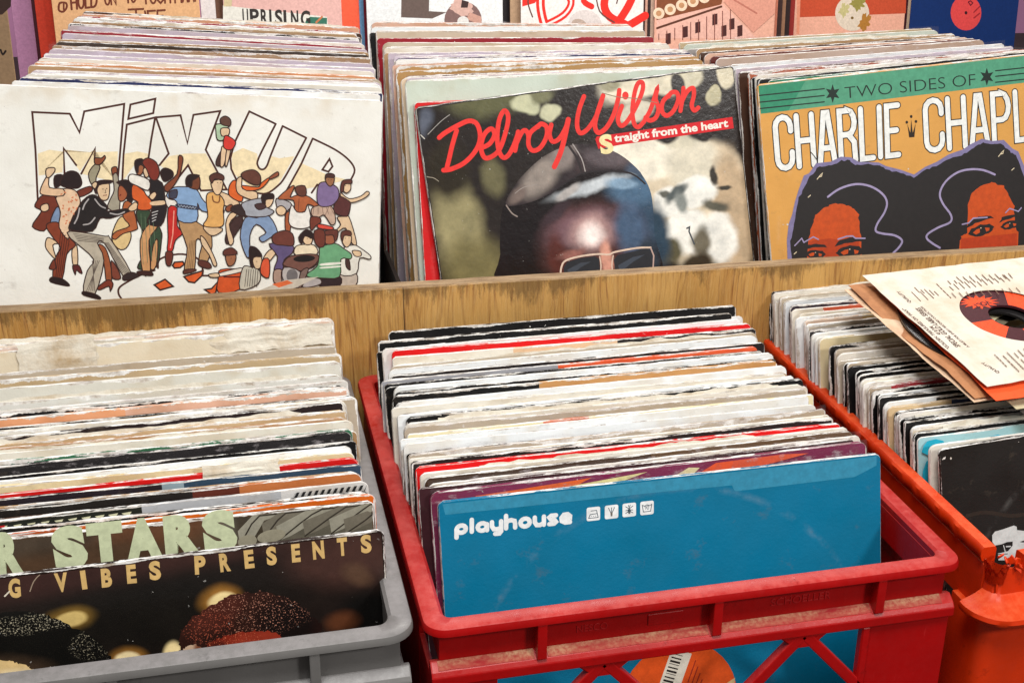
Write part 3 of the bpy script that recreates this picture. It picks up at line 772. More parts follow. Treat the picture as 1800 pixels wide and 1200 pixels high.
def stack(entries, zmid, xl, lean, roll, place, group, zt=None, fill=0.0, seed=1, first=1, ymin=None):
    """entries run back to front: (photo x, photo y of the top edge, colour words, options)"""
    rnd = random.Random(seed); n = len(entries); rows = []
    for i, e in enumerate(entries):
        k = i/max(1, n-1)                                # 0 at the back, 1 at the front
        rl = radians(roll[0]*(1-k)+roll[1]*k)+radians(rnd.uniform(-.45, .45))
        zc = zmid[0]*(1-k)+zmid[1]*k
        op = e[3] if len(e) > 3 else {}
        P = onz(e[0], e[1], zc); x_ = (xl[0]*(1-k)+xl[-1]*k if len(xl) == 2 else xl[0]*(1-k)*(1-2*k)+xl[1]*4*k*(1-k)+xl[2]*k*(2*k-1))+op.get('dx', rnd.uniform(-.0035, .0035))
        for _ in range(2):
            zP = zc+(P.x-(x_+S/2))*math.tan(rl); P = onz(e[0], e[1], zP)
        rows.append([P.y, x_, zP-(P.x-x_)*math.tan(rl), rl, lean[0]*(1-k)+lean[1]*k, e[2], op, False])
    if ymin: rows[-1][0] = max(rows[-1][0], ymin)
    # keep them apart, front to back
    for i in range(n-2, -1, -1): rows[i][0] = max(rows[i][0], rows[i+1][0]+.0046)
    out = []
    for i, r_ in enumerate(rows):
        out.append(r_)
        if i+1 < n:
            gap = r_[0]-rows[i+1][0]; m_ = int((gap-.0042)/.0046)
            m_ = min(m_, 2)
            for q in range(m_):
                if rnd.random() > fill: continue
                yy = r_[0]-gap*(q+1)/(m_+1); kk = 'black' if 'white' in (r_[5], rows[i+1][5]) and rnd.random() < .6 else rnd.choice(['cream', 'beige', 'black', 'white', 'tan', 'black', 'grey', 'brown'])  # black fillers beside white sleeves also paint in the dark gap lines
                out.append([yy, r_[1]+rnd.uniform(-.003, .005), r_[2]-rnd.uniform(.0012, .0055), r_[3], r_[4], kk, {}, True])
    tot = len(out)
    for i, (y, x_, z, rl, ln, word, op, filler) in enumerate(out):
        num = tot-i+first-1; c = K[word.split()[-1]] if 'c' not in op else op['c']
        wear = op.get('wear', rnd.choice([1, 2, 2, 3]) if not filler else 2)
        lab = '%s %s sleeve, %s from the front %s' % (WEAR_WORD[wear], word, ordinal(num), place)
        if num == 1: lab = '%s %s record sleeve at the very front %s' % (WEAR_WORD[wear], word, place)
        if op.get('say'): lab += ', '+op['say']
        M = frame((x_, y, z), radians(ln), rl, radians(rnd.uniform(-.25, .25)))
        o = sleeve(M, c, lab, group, wear, op.get('c2'), op.get('c3'), op.get('s1', 9), op.get('s2', 9), t=op.get('t', (rnd.uniform(.0014, .0022) if filler else rnd.uniform(.0022, .0032))), wave=op.get('wave', .0004), r=rnd.uniform(.002, .006))
        r2 = random.Random(seed*100+i)
        if not filler:
            if op.get('film') or (op.get('film') is None and r2.random() < .14): film(o, r2, up=r2.uniform(.001, .005))
            elif op.get('inner') or (op.get('inner') is None and r2.random() < .22): inner(o, r2, up=r2.uniform(.0015, .005), x0=r2.uniform(.004, .05), x1=r2.uniform(.24, .311))
        op['_o'] = o
    return out

# red crate
WH, BK = K['white'], K['black']
red_rows = [
 (1000, 559.7, 'black', dict(wear=2, dx=.003, inner=False, film=False, wave=.0003)), (1000, 574, 'black', dict(wear=2, dx=-.007, inner=False)), (1000, 586.7, 'white', dict(dx=-.004)),
 (1000, 592.6, 'red', dict(wear=1, dx=.004, inner=False, film=False, wave=.0003)), (1000, 603, 'cream', dict(c=K['cream'], c2=(222, 186, 150), c3=(44, 40, 40), s1=.10, s2=.19, dx=.004, say='black right end', inner=False, film=False)),
 (1000, 614.7, 'beige', dict(dx=.001)), (1000, 621, 'white', dict(wear=2)), (1000, 632, 'black', dict(wear=1, dx=.001, c=(34, 26, 25), inner=False, film=False)),
 (1000, 639, 'grey', dict(c=(150, 150, 156), c2=(226, 92, 50), s1=.1425, wear=1, dx=-.007, say='orange at the right', inner=False, film=False)),
 (1000, 652.7, 'white', dict(wear=1)), (1000, 667, 'tan', dict(c=BK, c2=(196, 146, 92), s1=.115, dx=-.001, say='with a black left end')), (1000, 678.7, 'white', dict(wear=0, dx=.002, inner=False, film=False)),
 (1000, 689, 'cream', {}), (1000, 700, 'white', dict(wear=1)), (1000, 706, 'black', dict(wear=2, dx=.006, inner=False, film=False)), (1000, 716, 'cream', dict(inner=True)),
 (1000, 724, 'beige', dict(film=True)), (1000, 736, 'yellow', dict(c2=(206, 120, 92), c3=K['yellow'], s1=.10, s2=.135, say='with a salmon patch')), (1000, 741.5, 'white', dict(wear=1, inner=False)),
 (1000, 753, 'white', dict(wear=0, inner=False, film=False)), (1000, 769, 'beige', dict(inner=True)), (1000, 779, 'cream', {}), (1000, 783.5, 'black', dict(wear=2, c=(40, 33, 32), inner=False, film=False)),
 (1000, 793, 'red', dict(wear=1, inner=False, film=False, wave=.0003)), (1000, 804, 'cream', dict(dx=.002)), (1000, 812, 'brown', dict(c=(70, 52, 40), c2=(98, 74, 52), s1=.16, wear=1, dx=.003)), (1000, 826, 'white', dict(wear=3, c=K['cream'])),
 (1000, 829, 'brown', dict(c=(60, 30, 36), dx=-.004, film=False, inner=False)), (1000, 838, 'purple', dict(wear=1, c=(126, 30, 76), dx=.002, film=True, wave=.0002, t=.0034)),
]
red_rows_out = stack(red_rows, (.0425, .0372), (.0250, .0140, .0180), (13.0, 13.5), (.3, .4), 'in the red crate', 'record sleeves in the red crate', fill=.85, seed=3, first=2)
# grey crate
grey_rows = [
 (300, 585, 'cream', dict(wear=3, wave=.0015, c=(222, 210, 196))), (300, 590, 'pink', dict(wear=3, c=(214, 190, 176))),
 (300, 594, 'cream', dict(c=(226, 214, 190), wear=3, inner=False, film=False, say='large and torn', wave=.002)),
 (300, 644, 'tan', dict(wear=3, c=(190, 166, 130), inner=False, film=False)), (300, 658.7, 'white', dict(c=(214, 212, 202), wear=3, inner=False, film=False)), (300, 683, 'white', dict(c=(214, 214, 208), wear=3, film=False)), (300, 696.7, 'white', dict(wear=2, c=(214, 214, 208))),
 (300, 706, 'black', dict(wear=3)), (300, 709.5, 'pink', dict(c=(226, 160, 118), c2=(218, 172, 148), s1=.155, wear=3, inner=False, film=False, say='with a torn top edge')),
 (300, 730, 'cream', {}), (300, 738, 'black', dict(wear=2, c=(44, 34, 36), inner=False, film=False)), (300, 755, 'tan', dict(wear=2, c=(196, 168, 130))), (300, 760.5, 'tan', dict(c=(170, 130, 94))),
 (300, 769, 'cream', dict(wear=1, inner=True)), (300, 785, 'green', dict(wear=3, c=(40, 110, 76), inner=False)), (300, 790, 'black', dict(film=True, wear=1, say='in a shiny bag')),
 (300, 818, 'white', dict(wear=1, inner=False)), (300, 825, 'yellow', dict(wear=1, c=(216, 200, 158), film=False, inner=False)), (300, 840.5, 'red', dict(wear=0, c=(206, 20, 18), inner=False, film=False)),
 (300, 847, 'black', dict(c=(36, 28, 36), c2=(140, 160, 172), c3=(48, 70, 92), s1=.184, s2=.198, wear=1, inner=False, film=False, say='navy at the right')),
 (300, 865, 'black', dict(c=(30, 26, 24), c2=(92, 40, 28), c3=(188, 112, 62), s1=.205, s2=.235, wear=1, inner=False, film=False, say='orange-brown at the right')),
 (300, 883, 'black', dict(c=(34, 36, 30), c2=(176, 178, 182), c3=(210, 208, 206), s1=.170, s2=.258, wear=1, inner=False, film=False, say='with a row of pale triangles')),
 (300, 900.5, 'black', dict(wear=2)), (300, 906, 'orange', dict(c=(186, 82, 30), c2=(216, 104, 28), s1=.13, wear=2, inner=False, film=False)),
]
stack(grey_rows, (.060, .033), (-.3310, -.3375, -.3335), (11.5, 10.5), (.6, .3), 'in the grey crate', 'record sleeves in the grey crate', fill=.5, seed=7, first=3)
# orange crate
org_rows = [
 (1450, 496, 'black', dict(wear=2)), (1450, 506.6, 'white', dict(c=K['cream'])), (1450, 515, 'beige', {}), (1450, 523, 'white', dict(wear=2)), (1450, 532, 'black', dict(c=(60, 52, 62))),
 (1450, 539.6, 'cream', dict(c2=(210, 100, 70), s1=.03, c=K['cream'])), (1450, 548, 'cream', {}), (1450, 555, 'white', dict(wear=3)), (1450, 560.6, 'beige', dict(c=(206, 180, 160), c2=(206, 176, 120), s1=.055)),
 (1450, 568, 'beige', {}), (1450, 580, 'black', dict(wear=3)), (1450, 584.5, 'white', {}), (1450, 594.6, 'yellow', dict(wear=1, c=(214, 198, 158))), (1450, 612, 'black', dict(wear=3)),
 (1450, 617, 'beige', dict(film=True)), (1450, 625, 'cream', dict(film=True)), (1610, 626, 'beige', {}), (1610, 634, 'black', {}), (1610, 640, 'black', {}), (1610, 648, 'black', dict(wear=2)), (1610, 656.5, 'cream', dict(wear=2)), (1610, 664, 'cream', {}), (1610, 671, 'beige', dict(c2=(170, 40, 50), s1=.02)),
 (1610, 681, 'black', dict(wear=3)), (1610, 686, 'white', {}), (1610, 694, 'black', dict(wear=1)), (1610, 701, 'white', dict(c2=(40, 36, 34), c3=(220, 215, 200), s1=.045, s2=.07)), (1610, 710, 'beige', dict(c=(204, 178, 138), c2=(50, 58, 90), c3=(206, 182, 140), s1=.055, s2=.09, wear=1, say='with a navy patch')),
 (1610, 726, 'white', dict(wear=1)), (1610, 733, 'black', dict(wear=3)), (1610, 740, 'black', dict(wear=2)), (1610, 749, 'white', dict(wear=1, inner=False)), (1610, 757, 'cream', {}), (1640, 761, 'black', dict(wear=2)),
 (1665, 763, 'teal', dict(wear=1, inner=False, film=False, say='spotted with turquoise')), (1665, 779, 'cream', dict(wear=1, inner=False, film=False)),
]
org_out = stack(org_rows, (.052, .028), (.3850, .3875, .3940), (12, 13), (1.1, 1.3), 'in the orange crate', 'record sleeves in the orange crate', fill=.55, seed=11, first=2)
# browser, three bays
up1 = [(380, 34, 'brown', {}), (380, 37, 'pink', dict(c=(214, 160, 130))), (380, 42.7, 'crimson', {}), (380, 46, 'white', {}), (380, 50, 'tan', {}), (380, 55, 'black', {}), (380, 58.7, 'lilac', dict(film=True)),
 (380, 66.7, 'cream', {}), (380, 68.7, 'crimson', dict(wear=1, inner=False, film=False)), (380, 73.5, 'lilac', dict(film=True)), (380, 81, 'tan', {}), (380, 85, 'brown', dict(c=(56, 42, 30), inner=False)), (380, 92, 'tan', dict(film=True)),
 (380, 100, 'lilac', dict(film=True)), (380, 108, 'lilac', {}), (380, 114.7, 'cream', {}), (380, 122.7, 'tan', dict(c=(204, 140, 96), inner=False, film=False)), (380, 129, 'tan', {}), (380, 135, 'lilac', dict(film=True)), (380, 138.7, 'white', dict(wear=1)),
 (380, 143, 'cream', dict(wear=1)), (380, 150.7, 'navy', dict(wear=2, c=(40, 48, 92), inner=False, film=False)), (380, 156, 'white', dict(wear=1, inner=False, film=False))]
stack(up1, (.222, .222), (-.245, -.266), (12, 10.5), (-4.2, -3.9), 'in the left bay of the browser', 'record sleeves in the left browser bay', fill=.25, seed=13, first=2)
up2 = [(920, 42, 'pink', dict(film=True)), (920, 48, 'white', {}), (920, 55, 'cream', dict(c=(204, 188, 166), inner=False)), (920, 67, 'crimson', dict(wear=2, inner=False, film=False)), (920, 76, 'beige', {}), (920, 81, 'cream', dict(inner=False)), (920, 90.7, 'lilac', dict(film=True)),
 (920, 94.7, 'lilac', {}), (920, 99, 'navy', dict(c=(90, 82, 104), c2=(44, 48, 88), s1=.15, inner=False, film=False)), (920, 102.7, 'white', {}), (920, 106.7, 'pink', {}), (920, 110, 'ochre', {}), (920, 117, 'ochre', dict(inner=False, film=False, say='with pale lettering')), (920, 126.7, 'brown', dict(wear=3)),
 (920, 131, 'peach', dict(c=(216, 194, 166), inner=False, film=False)), (920, 144, 'lilac', dict(film=True)), (920, 153, 'mint', dict(wear=2)), (920, 160, 'mint', dict(wear=2, film=False, inner=False))]
stack(up2, (.2225, .222), (.0770, .0700), (13, 14.5), (-1.6, 1.2), 'in the middle bay of the browser', 'record sleeves in the middle browser bay', fill=.35, seed=17, first=3, ymin=.553)
up3 = [(1540, 56, 'beige', dict(c=(190, 172, 134), inner=False)), (1540, 60, 'white', dict(c=K['mint'])), (1540, 67.8, 'tan', {}), (1540, 74, 'brown', {}), (1540, 76.7, 'pink', {}), (1540, 80.5, 'maroon', dict(inner=False)), (1540, 84.5, 'taupe', dict(inner=False, film=False, wear=1)),
 (1540, 95.5, 'white', dict(wear=2)), (1540, 102, 'lilac', dict(film=True)), (1540, 110, 'orange', dict(c=(170, 84, 46), wear=3)), (1540, 114.5, 'cream', {}), (1540, 119.5, 'black', dict(wear=1, inner=False, film=False)), (1540, 124.5, 'green', dict(wear=1, c=(20, 108, 80), inner=False, film=False))]
stack(up3, (.222, .228), (.4080, .4135), (13, 13.5), (1.6, 3.6), 'in the right bay of the browser', 'record sleeves in the right browser bay', fill=.45, seed=19, first=2)

# ------------------------------------------------------------------ front sleeves, placed from their top corners
def front(TL, TR, Y0, z0, lean, c, label, group, wear=1, t=.0036, right_anchor=False, h=S):
    th = radians(lean); n = Vector((0, -cos(th), sin(th)))
    a = on_plane(*TL, (0, Y0, z0), n); b = on_plane(*TR, (0, Y0, z0), n)
    d = (b-a).normalized(); upv = Vector((0, sin(th), cos(th)))
    rl = math.asin(max(-1, min(1, d.dot(upv))))
    if right_anchor: a = b-d*S
    M = frame(a, th, rl); return sleeve(M, c, label, group, wear, t=t, wave=0, mat=None)

# ---- Mix Up: white sleeve, front of the left bay
mixs = front((0, 150), (672, 178), .440, .08, 10.0, (234, 233, 226), 'large white sleeve with brown outlined MIX UP lettering above a crowd of drawn dancers', 'record sleeves in the left browser bay', wear=1, right_anchor=True)
A = Art(mixs)
def R4(pts): return [(x*.3778, 150+y*.3778) for x, y in pts]
BR = (72, 38, 30); LW = .0016
# sandy wash behind the letters
SAND = (234, 216, 176)
for P_ in ([(176, 318), (230, 300), (300, 310), (420, 312), (548, 308), (545, 452), (380, 412), (440, 300), (372, 400), (300, 300), (290, 405), (180, 420)],
           [(582, 318), (640, 308), (688, 318), (690, 345), (640, 350), (575, 440), (572, 340)],
           [(788, 330), (860, 318), (958, 318), (1050, 482), (940, 488), (880, 375), (820, 430), (745, 372)],
           [(1078, 318), (1130, 292), (1196, 318), (1205, 388), (1240, 385), (1262, 330), (1300, 340), (1370, 330), (1290, 468), (1235, 505), (1190, 498), (1080, 405)],
           [(1395, 360), (1460, 388), (1530, 420), (1620, 440), (1480, 470), (1340, 500)]):
    pp = R4(P_); A.poly(pp, SAND)
def outl(pts, smooth=0, closed=False, w=LW): A.line(R4(pts), w, BR, smooth=smooth, closed=closed)
outl([(176, 540), (165, 300), (150, 125), (325, 133), (370, 220), (392, 122), (578, 87), (560, 300), (547, 450)])
outl([(300, 410), (296, 293), (355, 372)]); outl([(378, 412), (443, 292), (440, 345)])
outl([(607, 90), (723, 63), (713, 130), (597, 157)], closed=True)
outl([(568, 460), (575, 320), (590, 183), (722, 150), (704, 250), (690, 345)])
outl([(722, 150), (840, 140), (872, 270), (900, 138), (1025, 120), (957, 300), (1055, 485), (935, 490), (875, 372), (830, 430)])
outl([(726, 152), (785, 318), (742, 372)])
outl([(1100, 440), (1076, 390), (1072, 340), (1090, 270), (1160, 122), (1283, 180)]); outl([(1283, 180), (1205, 335), (1200, 375), (1218, 392), (1240, 378), (1262, 320), (1315, 190)], 4)
outl([(1315, 190), (1425, 245)]); outl([(1425, 245), (1330, 420), (1290, 470), (1240, 503), (1190, 500)], 4)
outl([(1325, 505), (1400, 370), (1455, 248)]); outl([(1455, 248), (1560, 300), (1625, 350), (1650, 395), (1632, 440)], 4)
outl([(1533, 343), (1500, 393), (1528, 402), (1547, 378)], closed=True); outl([(1450, 500), (1476, 462), (1500, 470)])
outl([(570, 998), (552, 970), (556, 940), (600, 910), (660, 880), (720, 860)], 4); outl([(735, 850), (745, 808), (830, 785), (905, 798), (940, 830), (942, 862)], 4)
def sm(pts, n=4):
    L = [Vector(p) for p in pts]; out = []; m_ = len(L)
    for i in range(m_):
        a_, b_, c_, d_ = L[i-1], L[i], L[(i+1) % m_], L[(i+2) % m_]
        for k in range(n): u = k/n; out.append(tuple(.5*((2*b_)+(c_-a_)*u+(2*a_-5*b_+4*c_-d_)*u*u+(3*b_-a_-3*c_+d_)*u**3)))
    return out
ORG = (214, 92, 40)
def sh(pts, c, ol=True, w=.0009): 
    A.poly(pts, c)
    if ol: A.line(pts, w, (52, 30, 26), closed=True)
for pp in ([(803, 838), (812, 823), (850, 820), (858, 832), (838, 848), (812, 850)], [(718, 928), (768, 902), (806, 935), (745, 952)], [(856, 890), (944, 862), (940, 885), (905, 918), (878, 914)], [(952, 950), (985, 945), (1012, 915), (1004, 965), (985, 973)]):
    sh(R4(pp), ORG, w=.0014)
outl([(945, 860), (942, 885), (1000, 885)])
def fig(f, items):
    for it in items:
        c = it[0]; pts = f(sm(it[1], 3)); sh(pts, c, it[2] if len(it) > 2 else True)
SKA, SKB, SKC = (216, 186, 150), (132, 70, 42), (198, 146, 98); HB = (38, 24, 24)
fa = A.crop(50, 260, .22497); fb = A.crop(200, 190, .2582); fc_ = A.crop(340, 190, .2835); fd = A.crop(480, 280, .2083)
BRN = (112, 50, 34)
fig(fa, [(SKA, [(160, 700), (235, 745), (190, 760), (215, 870), (140, 790), (135, 730)]), (SKA, [(340, 800), (378, 760), (385, 910), (350, 920)]), ((90, 34, 34), [(345, 922), (395, 918), (420, 978), (400, 975), (375, 955), (365, 990)]),
 (BRN, [(370, 345), (480, 300), (495, 340), (400, 385)]), (BRN, [(115, 370), (200, 375), (240, 470), (240, 580), (165, 585), (120, 650), (30, 615), (80, 530), (100, 490), (50, 460), (70, 410)]), ((120, 140, 170), [(215, 470), (245, 480), (240, 585), (172, 580)]),
 ((128, 58, 36), [(140, 620), (165, 585), (245, 590), (320, 700), (370, 760), (300, 830), (265, 1020), (190, 1010), (215, 850), (250, 780), (200, 710)]), ((36, 22, 22), [(180, 1010), (260, 1020), (318, 1065), (300, 1078), (175, 1048)]), (BRN, [(168, 920), (200, 870), (215, 930), (200, 950), (165, 945)]),
 (HB, [(205, 220), (270, 215), (250, 290), (205, 305)]), ((222, 190, 158), [(230, 375), (270, 320), (360, 330), (400, 390), (400, 450), (350, 530), (320, 620), (310, 715), (240, 620), (250, 500), (215, 400)]), ((222, 186, 150), [(135, 235), (160, 230), (165, 310), (270, 320), (270, 375), (130, 370), (90, 340)]),
 (SKA, [(140, 225), (140, 165), (200, 155), (205, 185), (165, 230)]), (HB, [(250, 290), (270, 215), (330, 180), (390, 200), (418, 270), (395, 310), (340, 315)]), (SKA, [(100, 450), (150, 435), (160, 480), (125, 498), (98, 485)])])
rnd = random.Random(2)
for _ in range(34):
    x, y = rnd.uniform(250, 390), rnd.uniform(340, 600)
    if x < 250+(y-340)*.1 or x > 400-(max(0, y-450))*.45: continue
    A.ell(*fa([(x, y)])[0], 2.2, 1.3, (206, 122, 84), rnd.uniform(0, 3), 7)
fig(fa, [((150, 142, 118), [(470, 200), (520, 130), (560, 150), (530, 230), (525, 270), (490, 280)]), (SKB, [(520, 125), (520, 80), (570, 80), (595, 60), (600, 85), (560, 130)]), (SKB, [(650, 160), (690, 150), (690, 210), (660, 215)]), ((158, 150, 132), [(660, 215), (700, 220), (712, 480), (620, 470), (640, 400), (670, 330)]),
 ((214, 186, 132), [(700, 560), (760, 540), (795, 640), (800, 710), (760, 785), (700, 785), (650, 700)]), ((168, 92, 52), [(745, 430), (805, 430), (850, 600), (840, 640), (740, 670), (680, 715), (652, 692), (690, 650), (790, 610), (740, 540)]),
 (HB, [(690, 270), (760, 250), (820, 290), (810, 420), (770, 400), (735, 300)]), ((160, 88, 56), [(704, 310), (735, 298), (775, 360), (745, 412), (705, 405)]), ((150, 82, 48), [(545, 760), (600, 780), (640, 900), (650, 1040), (610, 1050), (590, 900)]), ((120, 52, 36), [(540, 1090), (620, 1030), (662, 1060), (640, 1118), (628, 1080), (560, 1108)]),
 ((120, 60, 44), [(650, 880), (700, 950), (720, 1020), (660, 1020), (648, 950)]),
 ((178, 168, 150), [(325, 650), (600, 690), (640, 710), (800, 970), (740, 1000), (600, 750), (540, 745), (590, 880), (520, 1140), (430, 1120), (460, 960), (510, 870), (370, 740), (325, 700)]),
 ((36, 22, 22), [(430, 1120), (520, 1140), (565, 1170), (540, 1178), (430, 1148)]), ((50, 36, 36), [(740, 1000), (800, 970), (860, 990), (850, 1010), (750, 1035)]),
 ((34, 28, 28), [(480, 370), (540, 380), (620, 460), (620, 495), (760, 475), (790, 495), (640, 550), (560, 550), (500, 650), (330, 640), (325, 590), (370, 510), (410, 430)]), (SKA, [(540, 290), (620, 270), (635, 320), (620, 400), (570, 405), (540, 350)]), (HB, [(510, 290), (560, 255), (650, 255), (640, 275), (550, 292), (530, 360)]), (SKA, [(780, 470), (830, 425), (855, 440), (845, 480), (800, 495)]), (SKA, [(495, 290), (520, 265), (540, 280), (520, 320)])])
for k in range(5):   # trouser stripes and jacket shine
    A.line(fa([(350+k*9, 668+k*14), (590-k*2, 705+k*9)]), .0005, (96, 84, 76)); A.line(fa([(535-k*14+20, 880), (455+k*16, 1115)]), .0005, (96, 84, 76)); A.line(fa([(625-k*9, 740), (790-k*13, 975)]), .0005, (96, 84, 76))
    A.line(fa([(255+k*16, 640+k*20), (215+k*14, 1000)]), .0005, (66, 30, 24))
for a_, b_, c__ in (((400, 470), (385, 540), (360, 590)), ((520, 400), (560, 450), (600, 470)), ((430, 600), (480, 590), (520, 545)), ((640, 510), (700, 520), (750, 500)), ((470, 400), (440, 440), (425, 480))): A.line(fa([a_, b_, c__]), .0011, (168, 162, 160), smooth=3)
for p_ in ((582, 322), (612, 318)): A.ell(*fa([p_])[0], 1.3, .8, HB, 0, 8)
A.line(fa([(585, 372), (612, 368)]), .0006, (120, 50, 44)); A.line(fa([(600, 325), (606, 350), (596, 352)]), .0004, HB)
A.line(fa([(722, 365), (715, 372)]), .0008, (110, 30, 30))
# figures of the middle
fig(fb, [((52, 70, 50), [(165, 690), (245, 700), (320, 830), (325, 900), (290, 1080), (170, 1095), (180, 1040), (250, 950), (160, 760)]), ((206, 92, 40), [(130, 520), (200, 560), (220, 590), (262, 640), (250, 690), (165, 690), (165, 640), (125, 610)]), ((150, 92, 60), [(150, 400), (170, 385), (205, 400), (190, 450), (160, 450)]), (HB, [(145, 360), (190, 345), (205, 372), (170, 395), (165, 440), (148, 420)]),
 (SKC, [(240, 790), (300, 805), (240, 900), (250, 1100), (200, 1125), (180, 900)]), (SKC, [(270, 930), (300, 900), (290, 1070), (250, 1090)]), ((34, 28, 30), [(240, 490), (330, 510), (350, 640), (358, 700), (320, 800), (228, 780), (260, 690), (250, 590)]), ((226, 222, 212), [(100, 470), (130, 450), (240, 490), (235, 560), (160, 530), (110, 505)]),
 (SKA, [(250, 640), (340, 630), (345, 655), (262, 662)], False), (SKA, [(200, 420), (232, 400), (238, 460), (215, 470)]), ((122, 46, 34), [(195, 370), (230, 340), (290, 370), (312, 440), (290, 490), (250, 480), (225, 420)]), (SKA, [(240, 600), (275, 570), (292, 590), (265, 625)]), ((60, 30, 26), [(165, 1110), (240, 1110), (268, 1128), (250, 1140), (170, 1128)]),
 ((126, 66, 42), [(345, 530), (430, 450), (440, 330), (470, 335), (465, 390), (440, 480), (370, 570)]), (HB, [(320, 430), (350, 408), (400, 430), (400, 470), (350, 500), (325, 470)]), ((222, 216, 206), [(350, 600), (430, 620), (430, 682), (372, 682)]), ((188, 40, 34), [(370, 682), (432, 682), (432, 800), (470, 850), (420, 900), (400, 970), (365, 970), (370, 880)]), ((104, 46, 34), [(355, 980), (402, 985), (388, 1070), (357, 1060)]),
 ((176, 138, 96), [(440, 765), (565, 775), (668, 880), (640, 1040), (580, 1030), (602, 920), (560, 900), (550, 1100), (480, 1100), (500, 950)]), ((128, 158, 194), [(400, 545), (460, 535), (560, 550), (620, 640), (740, 685), (735, 715), (600, 700), (570, 650), (565, 770), (440, 765), (430, 640), (380, 620), (360, 590)]), ((50, 52, 70), [(432, 650), (572, 670), (570, 694), (436, 676)], False), ((60, 60, 76), [(380, 570), (430, 555), (425, 610), (380, 612)]),
 ((112, 62, 40), [(500, 470), (575, 460), (588, 515), (570, 555), (500, 530)]), (HB, [(492, 480), (520, 452), (582, 458), (560, 480), (535, 495), (530, 535), (495, 528)]), ((90, 46, 36), [(480, 1100), (555, 1095), (550, 1110), (480, 1128)]), ((90, 46, 36), [(580, 1035), (640, 1045), (666, 1080), (640, 1092), (580, 1070)]),
 (SKA, [(590, 870), (620, 890), (660, 960), (702, 1060), (680, 1072), (650, 1000), (600, 930)]), (SKA, [(610, 805), (740, 820), (700, 862), (650, 862)]), (SKA, [(720, 570), (800, 600), (852, 640), (845, 672), (760, 665), (735, 630)]), ((216, 164, 96), [(640, 580), (700, 575), (750, 630), (745, 700), (748, 790), (700, 812), (610, 800), (640, 740), (630, 640)]),
 (SKA, [(665, 500), (740, 490), (735, 560), (715, 590), (690, 585), (672, 550)]), ((84, 48, 40), [(652, 465), (700, 440), (748, 462), (742, 492), (690, 482), (668, 512)]),
 ((168, 192, 160), [(700, 110), (790, 115), (762, 150), (750, 215), (705, 215), (695, 150)]), (SKA, [(730, 140), (785, 140), (780, 185), (735, 190)]), ((70, 46, 40), [(700, 350), (745, 280), (762, 380), (702, 392)]), (SKA, [(735, 265), (768, 275), (752, 385), (725, 392)]), (SKA, [(770, 280), (795, 285), (772, 388), (758, 385)]), ((206, 56, 46), [(755, 190), (795, 200), (830, 235), (800, 285), (748, 268)]), ((92, 62, 50), [(725, 75), (760, 55), (795, 80), (790, 122), (735, 112)]),
 (SKB, [(760, 680), (800, 655), (815, 690), (775, 705)])])
zz_ = [(440+i*10, 658+(i % 2)*12) for i in range(13)]; A.line(fb([(x, y+(x-440)*.14) for x, y in zz_]), .0005, (150, 160, 176))
for k in range(4): A.line(fb([(300-k*5, 700+k*20), (262, 712+k*20)]), .0007, (190, 186, 184)); A.line(fb([(185+k*28, 720+k*20), (200+k*30, 1060-k*10)]), .0004, (96, 116, 90)); A.line(fb([(520+k*10, 900), (498+k*12, 1090)]), .0004, (120, 88, 58))
A.line(fb([(410, 700), (402, 860), (385, 950)]), .0009, (232, 150, 130)); A.line(fb([(672, 600), (680, 635), (715, 640), (722, 600)]), .0010, (120, 70, 40), smooth=3)
